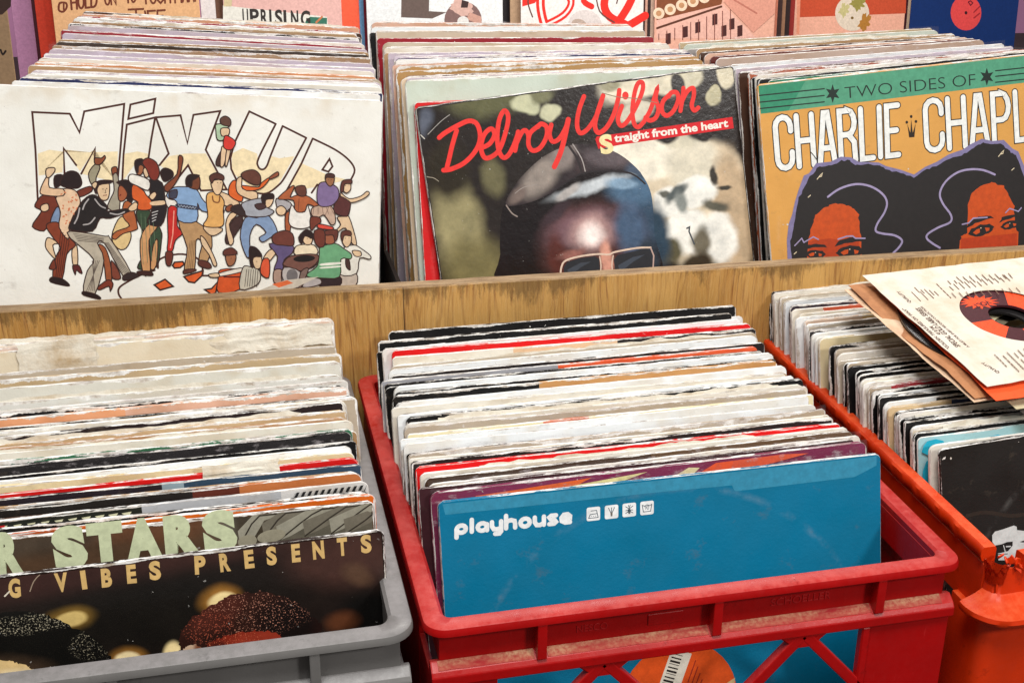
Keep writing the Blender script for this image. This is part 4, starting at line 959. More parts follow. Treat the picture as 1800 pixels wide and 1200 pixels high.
fig(fc_, [((62, 40, 38), [(250, 690), (300, 670), (300, 720), (250, 800), (240, 830), (205, 840), (200, 790)]), (SKA, [(230, 650), (270, 660), (222, 720), (250, 820), (222, 845), (200, 720)]), ((50, 36, 36), [(240, 610), (300, 600), (328, 672), (240, 642)]), ((210, 96, 40), [(245, 450), (270, 455), (300, 500), (300, 580), (225, 545), (220, 490)]), (SKA, [(270, 440), (300, 430), (305, 500), (392, 520), (385, 572), (290, 540), (265, 500)]),
 ((210, 96, 40), [(300, 480), (400, 490), (420, 465), (470, 430), (462, 455), (412, 502), (330, 512)]), ((140, 78, 52), [(470, 430), (520, 395), (527, 418), (480, 440)]), ((96, 56, 44), [(296, 410), (330, 388), (380, 385), (415, 420), (412, 470), (372, 474), (312, 440)]),
 ((124, 146, 178), [(320, 680), (390, 680), (470, 670), (522, 770), (480, 800), (430, 830), (408, 802), (450, 770), (390, 720), (350, 790), (352, 900), (330, 922), (290, 800)]), ((158, 160, 168), [(300, 590), (400, 560), (440, 570), (450, 612), (500, 640), (450, 672), (335, 670), (318, 640)]), ((166, 162, 164), [(515, 560), (600, 585), (600, 620), (545, 655), (520, 620)]), (SKA, [(512, 625), (545, 605), (575, 630), (560, 662), (525, 660)]),
 (SKA, [(440, 560), (495, 560), (480, 605), (452, 615)]), (HB, [(425, 540), (490, 530), (497, 560), (450, 568), (445, 600), (428, 590)]), ((70, 46, 46), [(380, 600), (430, 590), (450, 615), (405, 630)]),
 ((168, 92, 54), [(535, 545), (608, 485), (625, 490), (600, 552), (640, 540), (705, 545), (745, 570), (776, 600), (776, 622), (710, 596), (690, 640), (630, 640), (620, 572), (532, 566)]), ((96, 56, 44), [(630, 492), (690, 482), (697, 540), (652, 542)]), ((160, 84, 48), [(570, 660), (600, 650), (600, 760), (572, 765)]), ((226, 222, 214), [(608, 600), (640, 642), (690, 642), (708, 600), (732, 715), (690, 745), (620, 740), (590, 700)]),
 ((204, 84, 38), [(170, 1000), (290, 1008), (290, 1120), (155, 1142), (155, 1050)]), ((224, 216, 202), [(150, 1025), (290, 990), (312, 1010), (170, 1042)]), ((150, 96, 66), [(200, 910), (262, 908), (252, 965), (215, 975)]), ((92, 46, 36), [(190, 880), (240, 865), (272, 902), (192, 912)]), (SKA, [(95, 1030), (150, 1022), (160, 1045), (110, 1048)]),
 ((190, 184, 168), [(305, 990), (350, 982), (412, 1010), (400, 1090), (288, 1122)]), (SKA, [(368, 930), (420, 922), (418, 985), (382, 992)]), (HB, [(348, 862), (392, 868), (425, 918), (372, 925), (365, 990), (350, 950)]),
 (SKA, [(470, 880), (520, 882), (455, 965), (430, 940)]), ((208, 84, 50), [(430, 940), (470, 940), (467, 1050), (415, 1020)]), ((92, 78, 116), [(470, 840), (612, 850), (610, 900), (562, 940), (552, 1002), (500, 1000), (522, 920)]), ((104, 54, 44), [(490, 790), (560, 758), (615, 780), (620, 848), (560, 850), (500, 840)]), ((170, 140, 124), [(500, 1005), (552, 1005), (545, 1075), (500, 1080)]),
 ((226, 210, 180), [(632, 860), (680, 845), (750, 850), (765, 905), (635, 912)]), (SKA, [(675, 790), (735, 785), (730, 840), (690, 842)]), (HB, [(652, 800), (700, 752), (742, 780), (740, 810), (690, 792), (672, 840)]),
 ((112, 76, 66), [(560, 950), (620, 915), (752, 930), (745, 985), (622, 1012), (562, 985)]), ((170, 160, 156), [(558, 990), (672, 1012), (662, 1115), (556, 1085)])])
for k in range(6): A.line(fc_([(330+k*14, 1000), (318+k*15, 1105)]), .0005, (70, 60, 54))
A.ell(*fc_([(690, 942)])[0], 19, 5, (26, 18, 18)); A.line(fc_([(190, 1045), (285, 1045)]), .0012, (90, 30, 24)); A.line(fc_([(648, 648), (655, 560)]), .0005, (110, 54, 34))
for p_ in ((150, 462), (170, 462), (234, 930), (392, 950), (705, 808), (725, 808)): A.ell(*fc_([p_])[0], 1.0, .6, HB, 0, 8)
fig(fd, [(SKA, [(540, 490), (600, 482), (640, 485), (690, 640), (702, 722), (662, 702), (612, 580), (545, 612), (530, 600), (570, 550)]), (SKA, [(570, 282), (640, 332), (740, 310), (790, 270), (812, 290), (762, 332), (662, 365), (580, 330)]), ((86, 44, 42), [(532, 345), (560, 310), (640, 352), (652, 390), (622, 482), (512, 442)]), (SKA, [(590, 200), (645, 190), (655, 250), (620, 285), (592, 260)]), ((92, 50, 42), [(575, 200), (600, 175), (660, 172), (660, 205), (605, 210), (592, 270), (568, 270)]),
 ((188, 160, 140), [(340, 400), (490, 395), (527, 520), (490, 552), (432, 470), (380, 490), (325, 470)]), ((124, 104, 144), [(380, 222), (430, 190), (520, 222), (552, 262), (550, 330), (492, 390), (400, 396), (370, 340)]), ((150, 102, 70), [(445, 150), (512, 150), (508, 205), (480, 228), (450, 200)]), ((70, 42, 38), [(440, 165), (445, 128), (480, 118), (515, 130), (512, 155), (455, 152)]),
 ((206, 72, 56), [(385, 545), (500, 570), (495, 592), (385, 580)]), ((110, 52, 38), [(315, 490), (390, 490), (402, 530), (360, 560), (320, 600)]),
 ((190, 176, 162), [(565, 975), (700, 960), (696, 1062), (568, 1068)]), ((222, 218, 206), [(590, 752), (680, 722), (740, 750), (820, 812), (812, 842), (730, 832), (702, 962), (565, 972), (570, 850)]), (SKA, [(585, 640), (655, 640), (655, 705), (620, 742), (585, 700)]), ((92, 50, 40), [(570, 650), (580, 610), (620, 598), (655, 610), (655, 645), (600, 642), (585, 690)]), ((70, 44, 40), [(612, 842), (640, 842), (650, 932), (616, 905)]), (SKA, [(668, 770), (735, 775), (740, 815), (690, 815)]),
 ((46, 32, 34), [(405, 1000), (562, 985), (560, 1066), (405, 1076)]), ((104, 158, 116), [(400, 740), (520, 708), (600, 755), (660, 800), (650, 840), (572, 842), (560, 990), (405, 1000), (300, 992), (290, 960), (370, 900), (390, 790)]), ((228, 228, 214), [(408, 878), (562, 866), (562, 884), (408, 896)], False), ((228, 228, 214), [(408, 908), (562, 896), (562, 908), (408, 920)], False),
 ((148, 88, 62), [(432, 640), (470, 630), (520, 640), (515, 705), (445, 712)]), ((98, 50, 40), [(440, 602), (540, 594), (542, 660), (520, 690), (505, 640), (445, 640)]), ((104, 50, 38), [(350, 600), (430, 600), (435, 720), (390, 740), (350, 690)]),
 ((112, 74, 64), [(95, 860), (160, 812), (372, 802), (358, 882), (240, 942), (95, 895)]), ((178, 170, 166), [(92, 910), (232, 950), (218, 1082), (88, 1022)]), ((120, 96, 88), [(232, 950), (300, 920), (240, 1070), (218, 1082)]), ((174, 166, 164), [(245, 1070), (300, 1010), (392, 1005), (402, 1050), (300, 1078)])])
A.ell(*fd([(262, 836)])[0], 19, 6, (26, 18, 18), -.06); A.ell(*fd([(160, 980)])[0], 10, 12, (110, 104, 104))
A.line(fd([(470, 396), (440, 470)]), .0004, (120, 92, 82))
for k in range(5): A.line(fd([(345+k*34, 400), (335+k*44, 465-k*2)]), .0004, (120, 92, 82))
for p_ in ((465, 172), (490, 172), (612, 222), (640, 218), (610, 665), (640, 662)): A.ell(*fd([p_])[0], .9, .5, HB, 0, 8)
sh([(430, 520), (500, 492), (560, 486), (520, 505), (470, 519)], (196, 186, 170), False); sh([(478, 499), (505, 492), (515, 497), (490, 505)], (216, 106, 60), False)
A.build('cover_print', label='drawn crowd of dancers under hollow lettering')

# ---- red sleeve behind the middle front sleeve
redb = front((728, 181), (1290, 160), .508, .08, 15.0, (206, 22, 26), 'red record sleeve peeking out behind the tilted dark sleeve of the middle bay', 'record sleeves in the middle browser bay', wear=1)
# ---- dark photographic sleeve with red script lettering
dels = front((730, 190), (1275, 118), .5, .08, 14.0, (38, 32, 30), 'tilted glossy dark sleeve with red script lettering over a capped head in sunglasses', 'record sleeves in the middle browser bay', wear=1)
A = Art(dels, base=.00012)
k5 = .3833
def d5(cx, cy, rx, ry, rot, c, soft, *o): return (660+cx*k5, 110+cy*k5, rx*k5, ry*k5, rot, c, soft)+o
OL = (142, 134, 102); CR = (226, 218, 196); WH2 = (244, 244, 236); DK = (34, 28, 26)
blobs = [d5(520, 150, 190, 90, 0, (96, 96, 66), .9), d5(380, 760, 110, 220, -4, (150, 142, 104), .7), d5(450, 930, 140, 130, 0, (122, 114, 76), .9), d5(545, 520, 55, 80, 0, (104, 100, 72), .9), d5(330, 500, 90, 130, 0, (44, 38, 28), .8),
 d5(690, 190, 62, 46, 10, (188, 190, 158), .4), d5(800, 222, 46, 42, 0, (196, 196, 164), .35), d5(760, 150, 50, 30, 0, (120, 120, 90), .8),
 d5(1180, 90, 160, 90, -12, CR, .5), d5(1290, 70, 140, 90, 0, (216, 208, 184), .4), d5(1080, 110, 60, 30, 0, (150, 146, 120), .8), d5(1440, 60, 62, 60, 0, (202, 196, 170), .3), d5(1385, 95, 34, 44, 0, DK, .4), d5(1300, 210, 110, 60, 0, DK, .5), d5(1555, 158, 38, 42, 0, (186, 180, 148), .3), d5(1605, 60, 40, 60, 0, (206, 198, 172), .4),
 d5(1190, 230, 90, 50, -10, (206, 200, 180), .5),
 d5(1480, 640, 260, 300, 0, (214, 200, 174), .2), d5(1240, 440, 190, 100, 8, (240, 234, 216), .3), d5(1460, 480, 120, 130, 0, (218, 212, 192), .6), d5(1640, 700, 90, 300, 0, (196, 172, 140), .5), d5(1340, 640, 62, 66, 0, WH2, .3), d5(1470, 590, 90, 70, 0, WH2, .3), d5(1430, 770, 100, 110, 0, WH2, .3), d5(1580, 800, 80, 120, 0, WH2, .4), d5(1400, 350, 90, 50, 0, (214, 208, 186), .4),
 d5(1330, 330, 60, 44, 0, DK, .5), d5(1500, 330, 60, 40, 0, DK, .5), d5(1330, 605, 30, 16, 20, (100, 100, 92), .8), d5(1550, 515, 16, 44, 8, (54, 50, 44), .7), d5(1596, 572, 34, 14, 10, (60, 56, 48), .7), d5(1380, 600, 56, 22, -30, (84, 92, 92), .9), d5(1400, 640, 26, 44, 0, (140, 146, 142), .9), d5(1560, 655, 60, 26, 15, (92, 90, 78), .9), d5(1500, 830, 40, 70, 18, (110, 104, 88), .9), d5(1480, 930, 70, 60, 0, (54, 46, 34), .6), d5(1340, 870, 70, 60, 0, (92, 88, 66), .6), d5(1290, 790, 60, 150, 0, (44, 66, 84), .7),
 d5(230, 260, 30, 60, 20, (120, 130, 150), 1.2, .5)]
pm = photo_cover('glossy_dark_photo_print', (38, 32, 30), blobs, A.q, wob=.016, wobscale=34, grain=.5, rough=.24, bump=.3)
face_panel(dels, pm)
def D5(pts): return [(660+x*k5, 110+y*k5) for x, y in pts]
RS = (232, 50, 44)
kw_ = dict(wob=.006, wobscale=40, grain=.55, rough=.24, bump=.3)
hairM = photo_cover('dark_hair_print', (26, 20, 22), [d5(1215, 700, 90, 190, 0, (52, 74, 96), .9), d5(1180, 590, 110, 70, 10, (74, 104, 132), .9), d5(1000, 850, 235, 215, 0, (76, 46, 44), .5), d5(990, 760, 190, 90, 0, (112, 84, 92), .9), d5(1170, 760, 70, 120, 0, (70, 92, 120), .9), d5(985, 572, 165, 24, -9, (196, 204, 210), 1.1), d5(880, 602, 60, 20, -26, (176, 172, 170), .8), d5(1130, 556, 70, 26, 10, (136, 166, 192), .8),
 d5(830, 690, 80, 26, -32, (60, 46, 52), .9), d5(990, 780, 84, 74, 0, (196, 160, 156), 1.3), d5(990, 790, 50, 50, 0, (250, 236, 232), 1.3), d5(1060, 900, 28, 80, 0, (206, 150, 132), .8), d5(840, 900, 40, 110, 0, (84, 42, 38), .9), d5(900, 880, 60, 20, -8, (150, 100, 92), .9), d5(1250, 900, 50, 90, 0, (40, 52, 64), .8)], A.q, wob=.010, wobscale=50, grain=.7, rough=.24, bump=.35)
crownM = photo_cover('leather_crown_print', (50, 42, 45), [d5(760, 520, 110, 60, -38, (150, 140, 132), .9), d5(860, 430, 60, 60, -20, (132, 122, 118), .9), d5(1060, 440, 110, 40, 14, (94, 84, 88), .9), d5(650, 610, 50, 26, -38, (118, 104, 98), .9), d5(1200, 500, 50, 40, 20, (70, 84, 104), .9), d5(940, 470, 30, 60, 0, (56, 46, 48), .8)], A.q, **kw_)
peakM = photo_cover('leather_peak_print', (40, 48, 62), [d5(1190, 600, 90, 80, 0, (70, 108, 140), .9), d5(1000, 566, 170, 26, -8, (206, 214, 220), .6), d5(880, 600, 60, 22, -26, (188, 186, 184), .7), d5(1150, 560, 60, 30, 12, (132, 164, 192), .9), d5(800, 690, 60, 30, -38, (70, 56, 62), .9)], A.q, **kw_)
faceM = photo_cover('portrait_face_print', (118, 66, 56), [d5(980, 760, 160, 90, 0, (164, 112, 100), .9), d5(1160, 760, 60, 110, 0, (92, 96, 118), .9), d5(990, 790, 80, 76, 0, (248, 232, 226), 1.1), d5(1060, 900, 30, 80, 0, (206, 150, 132), .8), d5(800, 900, 40, 130, 0, (72, 36, 32), .9), d5(860, 740, 60, 30, -20, (128, 88, 84), .9), d5(1210, 930, 50, 60, 0, (70, 52, 52), .8)], A.q, **kw_)
A.line(D5([(884, 690), (900, 660)]), .0004, (60, 50, 50))
A.poly(D5(sm([(575, 720), (592, 650), (640, 562), (700, 492), (770, 432), (850, 392), (930, 374), (1010, 380), (1090, 406), (1160, 450), (1220, 512), (1258, 582), (1272, 660), (1278, 780), (1270, 1040), (600, 1040), (572, 880)])), hairM)
A.poly(D5(sm([(598, 655), (640, 562), (700, 492), (770, 432), (850, 392), (930, 374), (1010, 380), (1090, 406), (1160, 450), (1222, 514), (1170, 502), (1080, 492), (960, 502), (900, 532), (820, 588), (720, 638)])), crownM)
A.line(D5([(885, 380), (925, 440), (945, 500)]), .0022, (40, 32, 34), smooth=3); A.line(D5([(905, 375), (945, 440), (962, 500)]), .0010, (170, 162, 158), smooth=3); A.line(D5([(800, 604), (850, 566), (900, 534), (955, 506), (1050, 497), (1170, 508), (1236, 556)]), .0016, (34, 26, 30), smooth=3)
A.line(D5([(640, 600), (680, 572), (740, 560)]), .0008, (150, 140, 134), smooth=3); A.line(D5([(600, 655), (625, 690), (650, 706)]), .0012, (150, 136, 128), smooth=3)
LN = (34, 36, 42)
A.poly(D5([(862, 940), (878, 915), (930, 898), (1005, 888), (1026, 900), (1030, 975), (1010, 1020), (870, 1020)]), LN); A.poly(D5([(1092, 905), (1110, 882), (1200, 862), (1248, 852), (1266, 870), (1270, 950), (1240, 1020), (1110, 1020)]), LN)
A.poly(D5([(880, 950), (940, 918), (990, 912), (940, 940), (890, 980)]), (60, 66, 76)); A.poly(D5([(1112, 930), (1180, 892), (1236, 880), (1180, 915), (1122, 960)]), (60, 68, 80))
GL = (222, 196, 176)
A.line(D5([(848, 985), (852, 940), (872, 908), (940, 888), (1020, 878), (1070, 880), (1100, 868), (1200, 850), (1262, 848)]), .0018, GL, smooth=4); A.line(D5([(1262, 850), (1276, 885), (1272, 960)]), .0014, (188, 160, 150)); A.line(D5([(1028, 890), (1034, 930), (1030, 985)]), .0012, GL, smooth=3); A.line(D5([(1090, 885), (1084, 930), (1092, 985)]), .0012, GL, smooth=3)
A.line(D5([(1428, 760), (1440, 754), (1438, 775), (1462, 832)]), .0016, (70, 76, 80))
# banner
A.poly(D5([(1008, 352), (1014, 340), (1636, 250), (1643, 302), (1120, 378), (1022, 396)]), (212, 22, 32))
SB = 24*k5/2238*1.0
def script(pts, sm=5, w=.0044): A.line(D5(pts), w, RS, smooth=sm)
script([(292, 345), (320, 322), (380, 288), (430, 268), (466, 284), (480, 340), (462, 400), (410, 458), (350, 488), (312, 494)])
script([(372, 312), (352, 380), (338, 440), (326, 488)])
script([(486, 392), (524, 372), (546, 330), (530, 304), (498, 332), (484, 390), (500, 436), (536, 430), (572, 392), (602, 300), (608, 244), (590, 222), (568, 262), (558, 340), (566, 405), (586, 436), (610, 424), (634, 380), (652, 330)])
script([(654, 318), (648, 360), (640, 404)]); script([(646, 372), (670, 322), (688, 312), (700, 330), (702, 350)])
script([(748, 290), (708, 326), (702, 378), (722, 404), (756, 390), (784, 340), (784, 296), (760, 282), (744, 296)])
script([(806, 286), (798, 330), (812, 362), (842, 350), (872, 300), (882, 264)]); script([(884, 262), (866, 350), (846, 420), (820, 478)], 5, .005)
script([(956, 156), (934, 216), (924, 280), (936, 322), (966, 312), (1004, 262), (1030, 200), (1044, 152)]); script([(1044, 152), (1018, 230), (1006, 290), (1022, 322), (1058, 300), (1092, 240), (1112, 170), (1118, 128)], 5, .0046)
script([(1130, 200), (1112, 258), (1126, 290), (1156, 268), (1196, 200), (1224, 130), (1224, 94), (1204, 96), (1188, 140), (1178, 220), (1186, 280), (1206, 296), (1232, 270)]); A.ell(*D5([(1146, 152)])[0], 5.6, 7, RS)
script([(1236, 262), (1262, 214), (1286, 138), (1292, 122), (1284, 168), (1298, 210), (1286, 252), (1258, 266), (1238, 252)])
script([(1350, 146), (1318, 180), (1314, 224), (1336, 244), (1366, 222), (1388, 172), (1382, 140), (1358, 138), (1344, 156)])
script([(1412, 118), (1408, 160), (1398, 222)]); script([(1406, 176), (1430, 132), (1456, 118), (1460, 150), (1450, 196), (1462, 220), (1480, 208)])
YS = (238, 222, 164)
A.text('S', D5([(1034, 418)])[0], D5([(1094, 408)])[0], .0165, YS, bold=.05)
A.text('traight from the heart', D5([(1096, 366)])[0], D5([(1618, 294)])[0], .0072, (240, 232, 220), bold=.035)
A.line(D5([(215, 525), (262, 528), (290, 545)]), .0005, (180, 170, 150), smooth=3); A.line(D5([(190, 335), (225, 350)]), .0009, (200, 196, 186)); A.line(D5([(240, 330), (300, 270), (340, 240)]), .0006, (170, 166, 160), smooth=3)
A.line(D5([(1040, 140), (1120, 160), (1190, 165), (1290, 185)]), .0006, (140, 120, 100), smooth=3)
A.build('cover_lettering', label='red script lettering and a red banner with white words')

# ---- ochre and green sleeve
chs = front((1330, 150), (1800, 97), .47, .08, 13.5, (214, 158, 82), 'ochre sleeve with a green band, tall white lettering and two faces with black hair', 'record sleeves in the right browser bay', wear=1)
A = Art(chs); k6 = .3501
def D6(pts): return [(1250+x*k6, 80+y*k6) for x, y in pts]
zb = A.q(*D6([(240, 345)])[0])[1]
A.poly([(.0010, S-.0006), (S-.001, S-.0006), (S-.001, zb), (.0010, zb)], (78, 150, 118), local=True)
A.poly([(.0010, S-.0008), (.05, S-.0008), (.03, zb), (.0010, zb)], (44, 134, 100), local=True)
DG = (16, 34, 28)
for y0 in (252, 286, 318): A.line(D6([(242, y0), (568, y0-34)]), .0012, DG)
for y0 in (132, 160, 190): A.line(D6([(1428, y0-4), (1760, y0-40)]), .0012, DG)
def star(cx, cy, r):
    A.poly(D6([(cx+(r if i % 2 == 0 else r*.45)*sin(i*pi/6)*.82, cy-(r if i % 2 == 0 else r*.45)*cos(i*pi/6)) for i in range(12)]), DG)
star(610, 242, 48); star(1384, 158, 46)
A.text('TWO SIDES OF', D6([(672, 268)])[0], D6([(1328, 200)])[0], .0115, DG, bold=-.012)
def big(txt, quad):
    A.strokes(txt, D6(quad), .0074, (24, 20, 20), gap=.42); A.strokes(txt, D6(quad), .0054, (232, 234, 230), gap=.42)
big('CHARLIE', [(318, 366), (936, 300), (942, 548), (338, 620)])
big('CHAPLIN', [(1072, 280), (1740, 212), (1752, 450), (1084, 530)])
A.poly(D6([(985, 395), (1000, 440), (1004, 370), (1012, 440), (1026, 392), (1020, 460), (994, 462)]), (40, 28, 16))
for p_ in ((982, 386), (1004, 357), (1028, 382)): A.ell(*D6([p_])[0], 2.3, 2.6, (40, 28, 16))
k7 = .25556
def D7(pts): return [(1340+x*k7, 240+y*k7) for x, y in pts]
LIL = (126, 118, 158); BKH = (34, 30, 30)
hair = [(178, 1300), (172, 830), (168, 720), (180, 610), (205, 540), (225, 450), (250, 370), (285, 275), (320, 260), (370, 190), (470, 180), (540, 145), (610, 150), (660, 180), (800, 185), (850, 210), (950, 235), (1042, 268), (1120, 215), (1200, 180), (1280, 130), (1380, 95), (1430, 60), (1510, 22), (1580, 38), (1660, 30), (1720, 90), (1760, 110), (1800, 210), (1860, 380), (1900, 600), (1900, 1300)]
A.poly(D7([(x, y-6) for x, y in hair]), LIL)
hin = [(205, 1300), (200, 830), (196, 720), (222, 600), (240, 450), (290, 340), (330, 270), (392, 205), (480, 200), (545, 165), (600, 165), (640, 200), (700, 190), (790, 200), (840, 222), (950, 252), (1042, 282), (1130, 228), (1200, 200), (1290, 150), (1390, 118), (1450, 75), (1515, 42), (1580, 52), (1650, 50), (1700, 100), (1740, 130), (1780, 220), (1830, 380), (1880, 600), (1880, 1300)]
rnd = random.Random(8)
hj = []
for a, b in zip(hin, hin[1:]):
    for q in range(4): u = q/4; hj.append((a[0]+(b[0]-a[0])*u+rnd.uniform(-6, 6), a[1]+(b[1]-a[1])*u+rnd.uniform(-6, 6)))
hj.append(hin[-1]); A.poly(D7(hj), BKH)
OR2 = (196, 76, 22)
def ragged(pts, amp, n=4):
    out = []
    for a, b in zip(pts, pts[1:]+pts[:1]):
        for q in range(n): u = q/n; out.append((a[0]+(b[0]-a[0])*u+rnd.uniform(-amp, amp), a[1]+(b[1]-a[1])*u+rnd.uniform(-amp, amp)))
    return out
A.poly(D7(ragged([(300, 1000), (318, 700), (350, 590), (375, 530), (430, 480), (500, 465), (560, 462), (620, 490), (660, 540), (668, 620), (678, 700), (700, 1000)], 7)), OR2)
A.poly(D7(ragged([(1350, 1000), (1352, 740), (1370, 690), (1405, 660), (1410, 470), (1440, 390), (1500, 340), (1580, 320), (1660, 335), (1700, 400), (1730, 480), (1735, 600), (1758, 660), (1760, 1000)], 7)), OR2)
A.poly(D7([(310, 1000), (320, 720), (470, 700), (560, 720), (660, 690), (690, 1000)]), (176, 60, 18)); A.poly(D7([(1360, 1000), (1365, 700), (1500, 690), (1750, 665), (1755, 1000)]), (180, 58, 20))
def eye(cx, cy, s_, tilt=0):
    def T(p): return [(cx+(x*cos(tilt)-y*sin(tilt))*s_, cy+(x*sin(tilt)+y*cos(tilt))*s_) for x, y in p]
    A.poly(D7(ragged(T([(-95, -10), (-60, -52), (0, -66), (70, -60), (100, -35), (40, -38), (-30, -28)]), 3, 3)), BKH)
    A.poly(D7(ragged(T([(-90, 30), (-60, 0), (0, -14), (60, -6), (88, 20), (60, 48), (0, 60), (-50, 56)]), 3, 3)), BKH)
    A.poly(D7(T([(-58, 28), (-30, 12), (-8, 10), (-12, 36), (-40, 44)])), OR2); A.poly(D7(T([(26, 12), (56, 20), (50, 36), (30, 40)])), OR2); A.poly(D7(T([(-4, 6), (4, 6), (4, 12), (-4, 12)])), (226, 200, 170))
eye(600, 765, 1.1, -.03); eye(365, 790, .82, .05); eye(1500, 620, 1.05, -.22); eye(1700, 590, .78, -.15)
def lil(pts, w=.0015, sm=4, c=(158, 146, 182)): A.line(D7(pts), w, c, smooth=sm)
lil([(450, 415), (530, 360), (640, 328), (740, 342), (820, 390), (856, 450), (840, 520), (790, 600), (780, 650), (830, 668), (910, 680), (960, 715), (940, 760), (900, 800)], .0021)
lil([(1598, 262), (1520, 232), (1430, 226), (1340, 248), (1260, 310), (1220, 390), (1240, 460), (1296, 540), (1290, 590), (1210, 625), (1140, 668), (1130, 700), (1170, 735), (1220, 765)], .0021)
lil([(222, 750), (270, 700), (285, 728), (350, 690), (385, 708)], .0012, 0); lil([(520, 706), (580, 686), (620, 684), (640, 700), (705, 700)], .0014, 0); lil([(1374, 604), (1420, 594), (1450, 562), (1545, 556)], .0014, 0); lil([(1672, 524), (1700, 495), (1760, 515), (1780, 490)], .0012, 0)
CRM = (226, 210, 176)
for cx, cy in ((398, 268), (1645, 112)): A.line(D7([(cx-22, cy+26), (cx, cy-2), (cx+14, cy-16), (cx+8, cy+6), (cx-8, cy+10)]), .0008, CRM)
for cx, cy in ((322, 408), (1722, 222), (226, 798)): A.line(D7([(cx-8, cy+10), (cx+8, cy-4)]), .0008, CRM)
A.line(D7([(330, 105), (352, 130), (378, 165)]), .0008, (40, 28, 20))
A.build('cover_print', label='two faces with joined black hair under a title')

# ---- blue sleeve in the red crate
blue = front((770, 882), (1541, 797), .0896, .0362, 13.5, (0, 112, 150), 'clean blue record sleeve at the very front in the red crate, with a small white wordmark', 'record sleeves in the red crate', wear=0)
A = Art(blue)
W2 = (232, 236, 236)
tape = (48, 136, 168)
top = [(770, 902), (776, 888), (1541, 804), (1538, 822), (1500, 832), (1260, 868), (1256, 855), (1140, 868), (1000, 878), (860, 898)]
A.poly([(.0025, S-.0012), (S-.003, S-.0012), (S-.003, S-.008), (S-.020, S-.0145), (S-.11, S-.0150), (S-.112, S-.0105), (.15, S-.0095), (.004, S-.0085)], tape, local=True)
kb = 1/2.857
def D8(pts): return [(680+x*kb, 780+y*kb) for x, y in pts]
PH = {'p': (1, [arc(.5, .5, .46, .5, 0, 360, 14), [(.02, .55), (.02, -.62)]]), 'l': (.16, [[(.5, 0), (.5, 1.62)]]), 'a': (1, [arc(.5, .5, .46, .5, 0, 360, 14), [(.98, .8), (.98, 0)]]), 'y': (.95, [[(0, 1), (0, .45), (.2, .05), (.55, 0), (.95, .12)], [(.98, 1), (.98, -.3), (.8, -.58), (.35, -.58)]]),
 'h': (.95, [[(0, 1.62), (0, 0)], [(0, .6), (.15, .92), (.55, 1), (.9, .85), (.97, .5), (.97, 0)]]), 'o': (1, [arc(.5, .5, .47, .5, 0, 360, 14)]), 'u': (.95, [[(0, 1), (0, .4), (.2, .04), (.55, 0), (.95, .2)], [(.97, 1), (.97, 0)]]),
 's': (.75, [[(.95, 1), (.3, 1), (.05, .82), (.25, .56), (.75, .46), (.95, .2), (.7, 0), (.05, 0)]]), 'e': (.95, [[(.95, .02), (.45, 0), (.08, .22), (.04, .6), (.3, .96), (.7, .98), (.96, .72), (.94, .46), (.2, .44)]])}
QD = [Vector(v) for v in ((349, 411), (922, 349), (922, 391), (349, 447))]; gp = .48; tot = sum(PH[ch][0] for ch in 'playhouse')+gp*8; xx = 0
for ch in 'playhouse':
    wd_, st = PH[ch]
    for l_ in st:
        A.line(D8([tuple((QD[0]*(1-(xx+u*wd_)/tot)+QD[1]*((xx+u*wd_)/tot))*v+(QD[3]*(1-(xx+u*wd_)/tot)+QD[2]*((xx+u*wd_)/tot))*(1-v)) for u, v in l_]), .0030, W2)
    xx += wd_+gp
for i, (cx, cy) in enumerate(((1037, 350), (1128, 340), (1217, 330), (1306, 320))):
    pts = []
    for qx, qy, a0 in ((25, 25, 0), (-25, 25, 90), (-25, -25, 180), (25, -25, 270)):
        for k in range(4): a = radians(a0+30*k); pts.append((qx+9*cos(a), qy+9*sin(a)))
    ro = lambda P_: D8([(cx+x-y*.0, cy+y-x*.11) for x, y in P_])
    A.poly(ro(pts), W2); lw = .0005
    IC = (44, 70, 84)
    if i == 0: A.line(ro([(-24, 20), (24, 20), (16, -16), (-12, -16)]), lw, IC); A.line(ro([(-24, 20), (-16, 2), (18, 0)]), lw, IC); [A.ell(*ro([(x_, 11)])[0], .7, .7, IC, n=8) for x_ in (-10, 0, 10)]
    if i == 1: [A.line(ro([(x_*.3, 2), (x_, -18)]), lw, IC) for x_ in (-14, 0, 14)]; [A.ell(*ro([(x_, -20)])[0], .9, .9, IC, n=8) for x_ in (-14, 0, 14)]; A.poly(ro([(-6, 2), (6, 2), (4, 22), (-4, 22)]), (110, 104, 96))
    if i == 2: A.ell(*ro([(0, 6)])[0], 2.6, 5, (90, 100, 104)); [A.line(ro([(0, y_), (sx_*18, y_+dy_)]), lw, IC) for y_, sx_, dy_ in ((-6, 1, -12), (-6, -1, -12), (4, 1, 12), (4, -1, 12), (0, 1, 2), (0, -1, 2))]; A.line(ro([(-5, -24), (0, -12), (5, -24)]), lw, IC)
    if i == 3: A.line(ro([(-24, -16), (-18, 18), (18, 18), (24, -16), (12, -10), (0, -16), (-12, -10), (-24, -16)]), lw, IC); A.text('90', ro([(-11, 9)])[0], ro([(10, 9)])[0], .0030, IC)
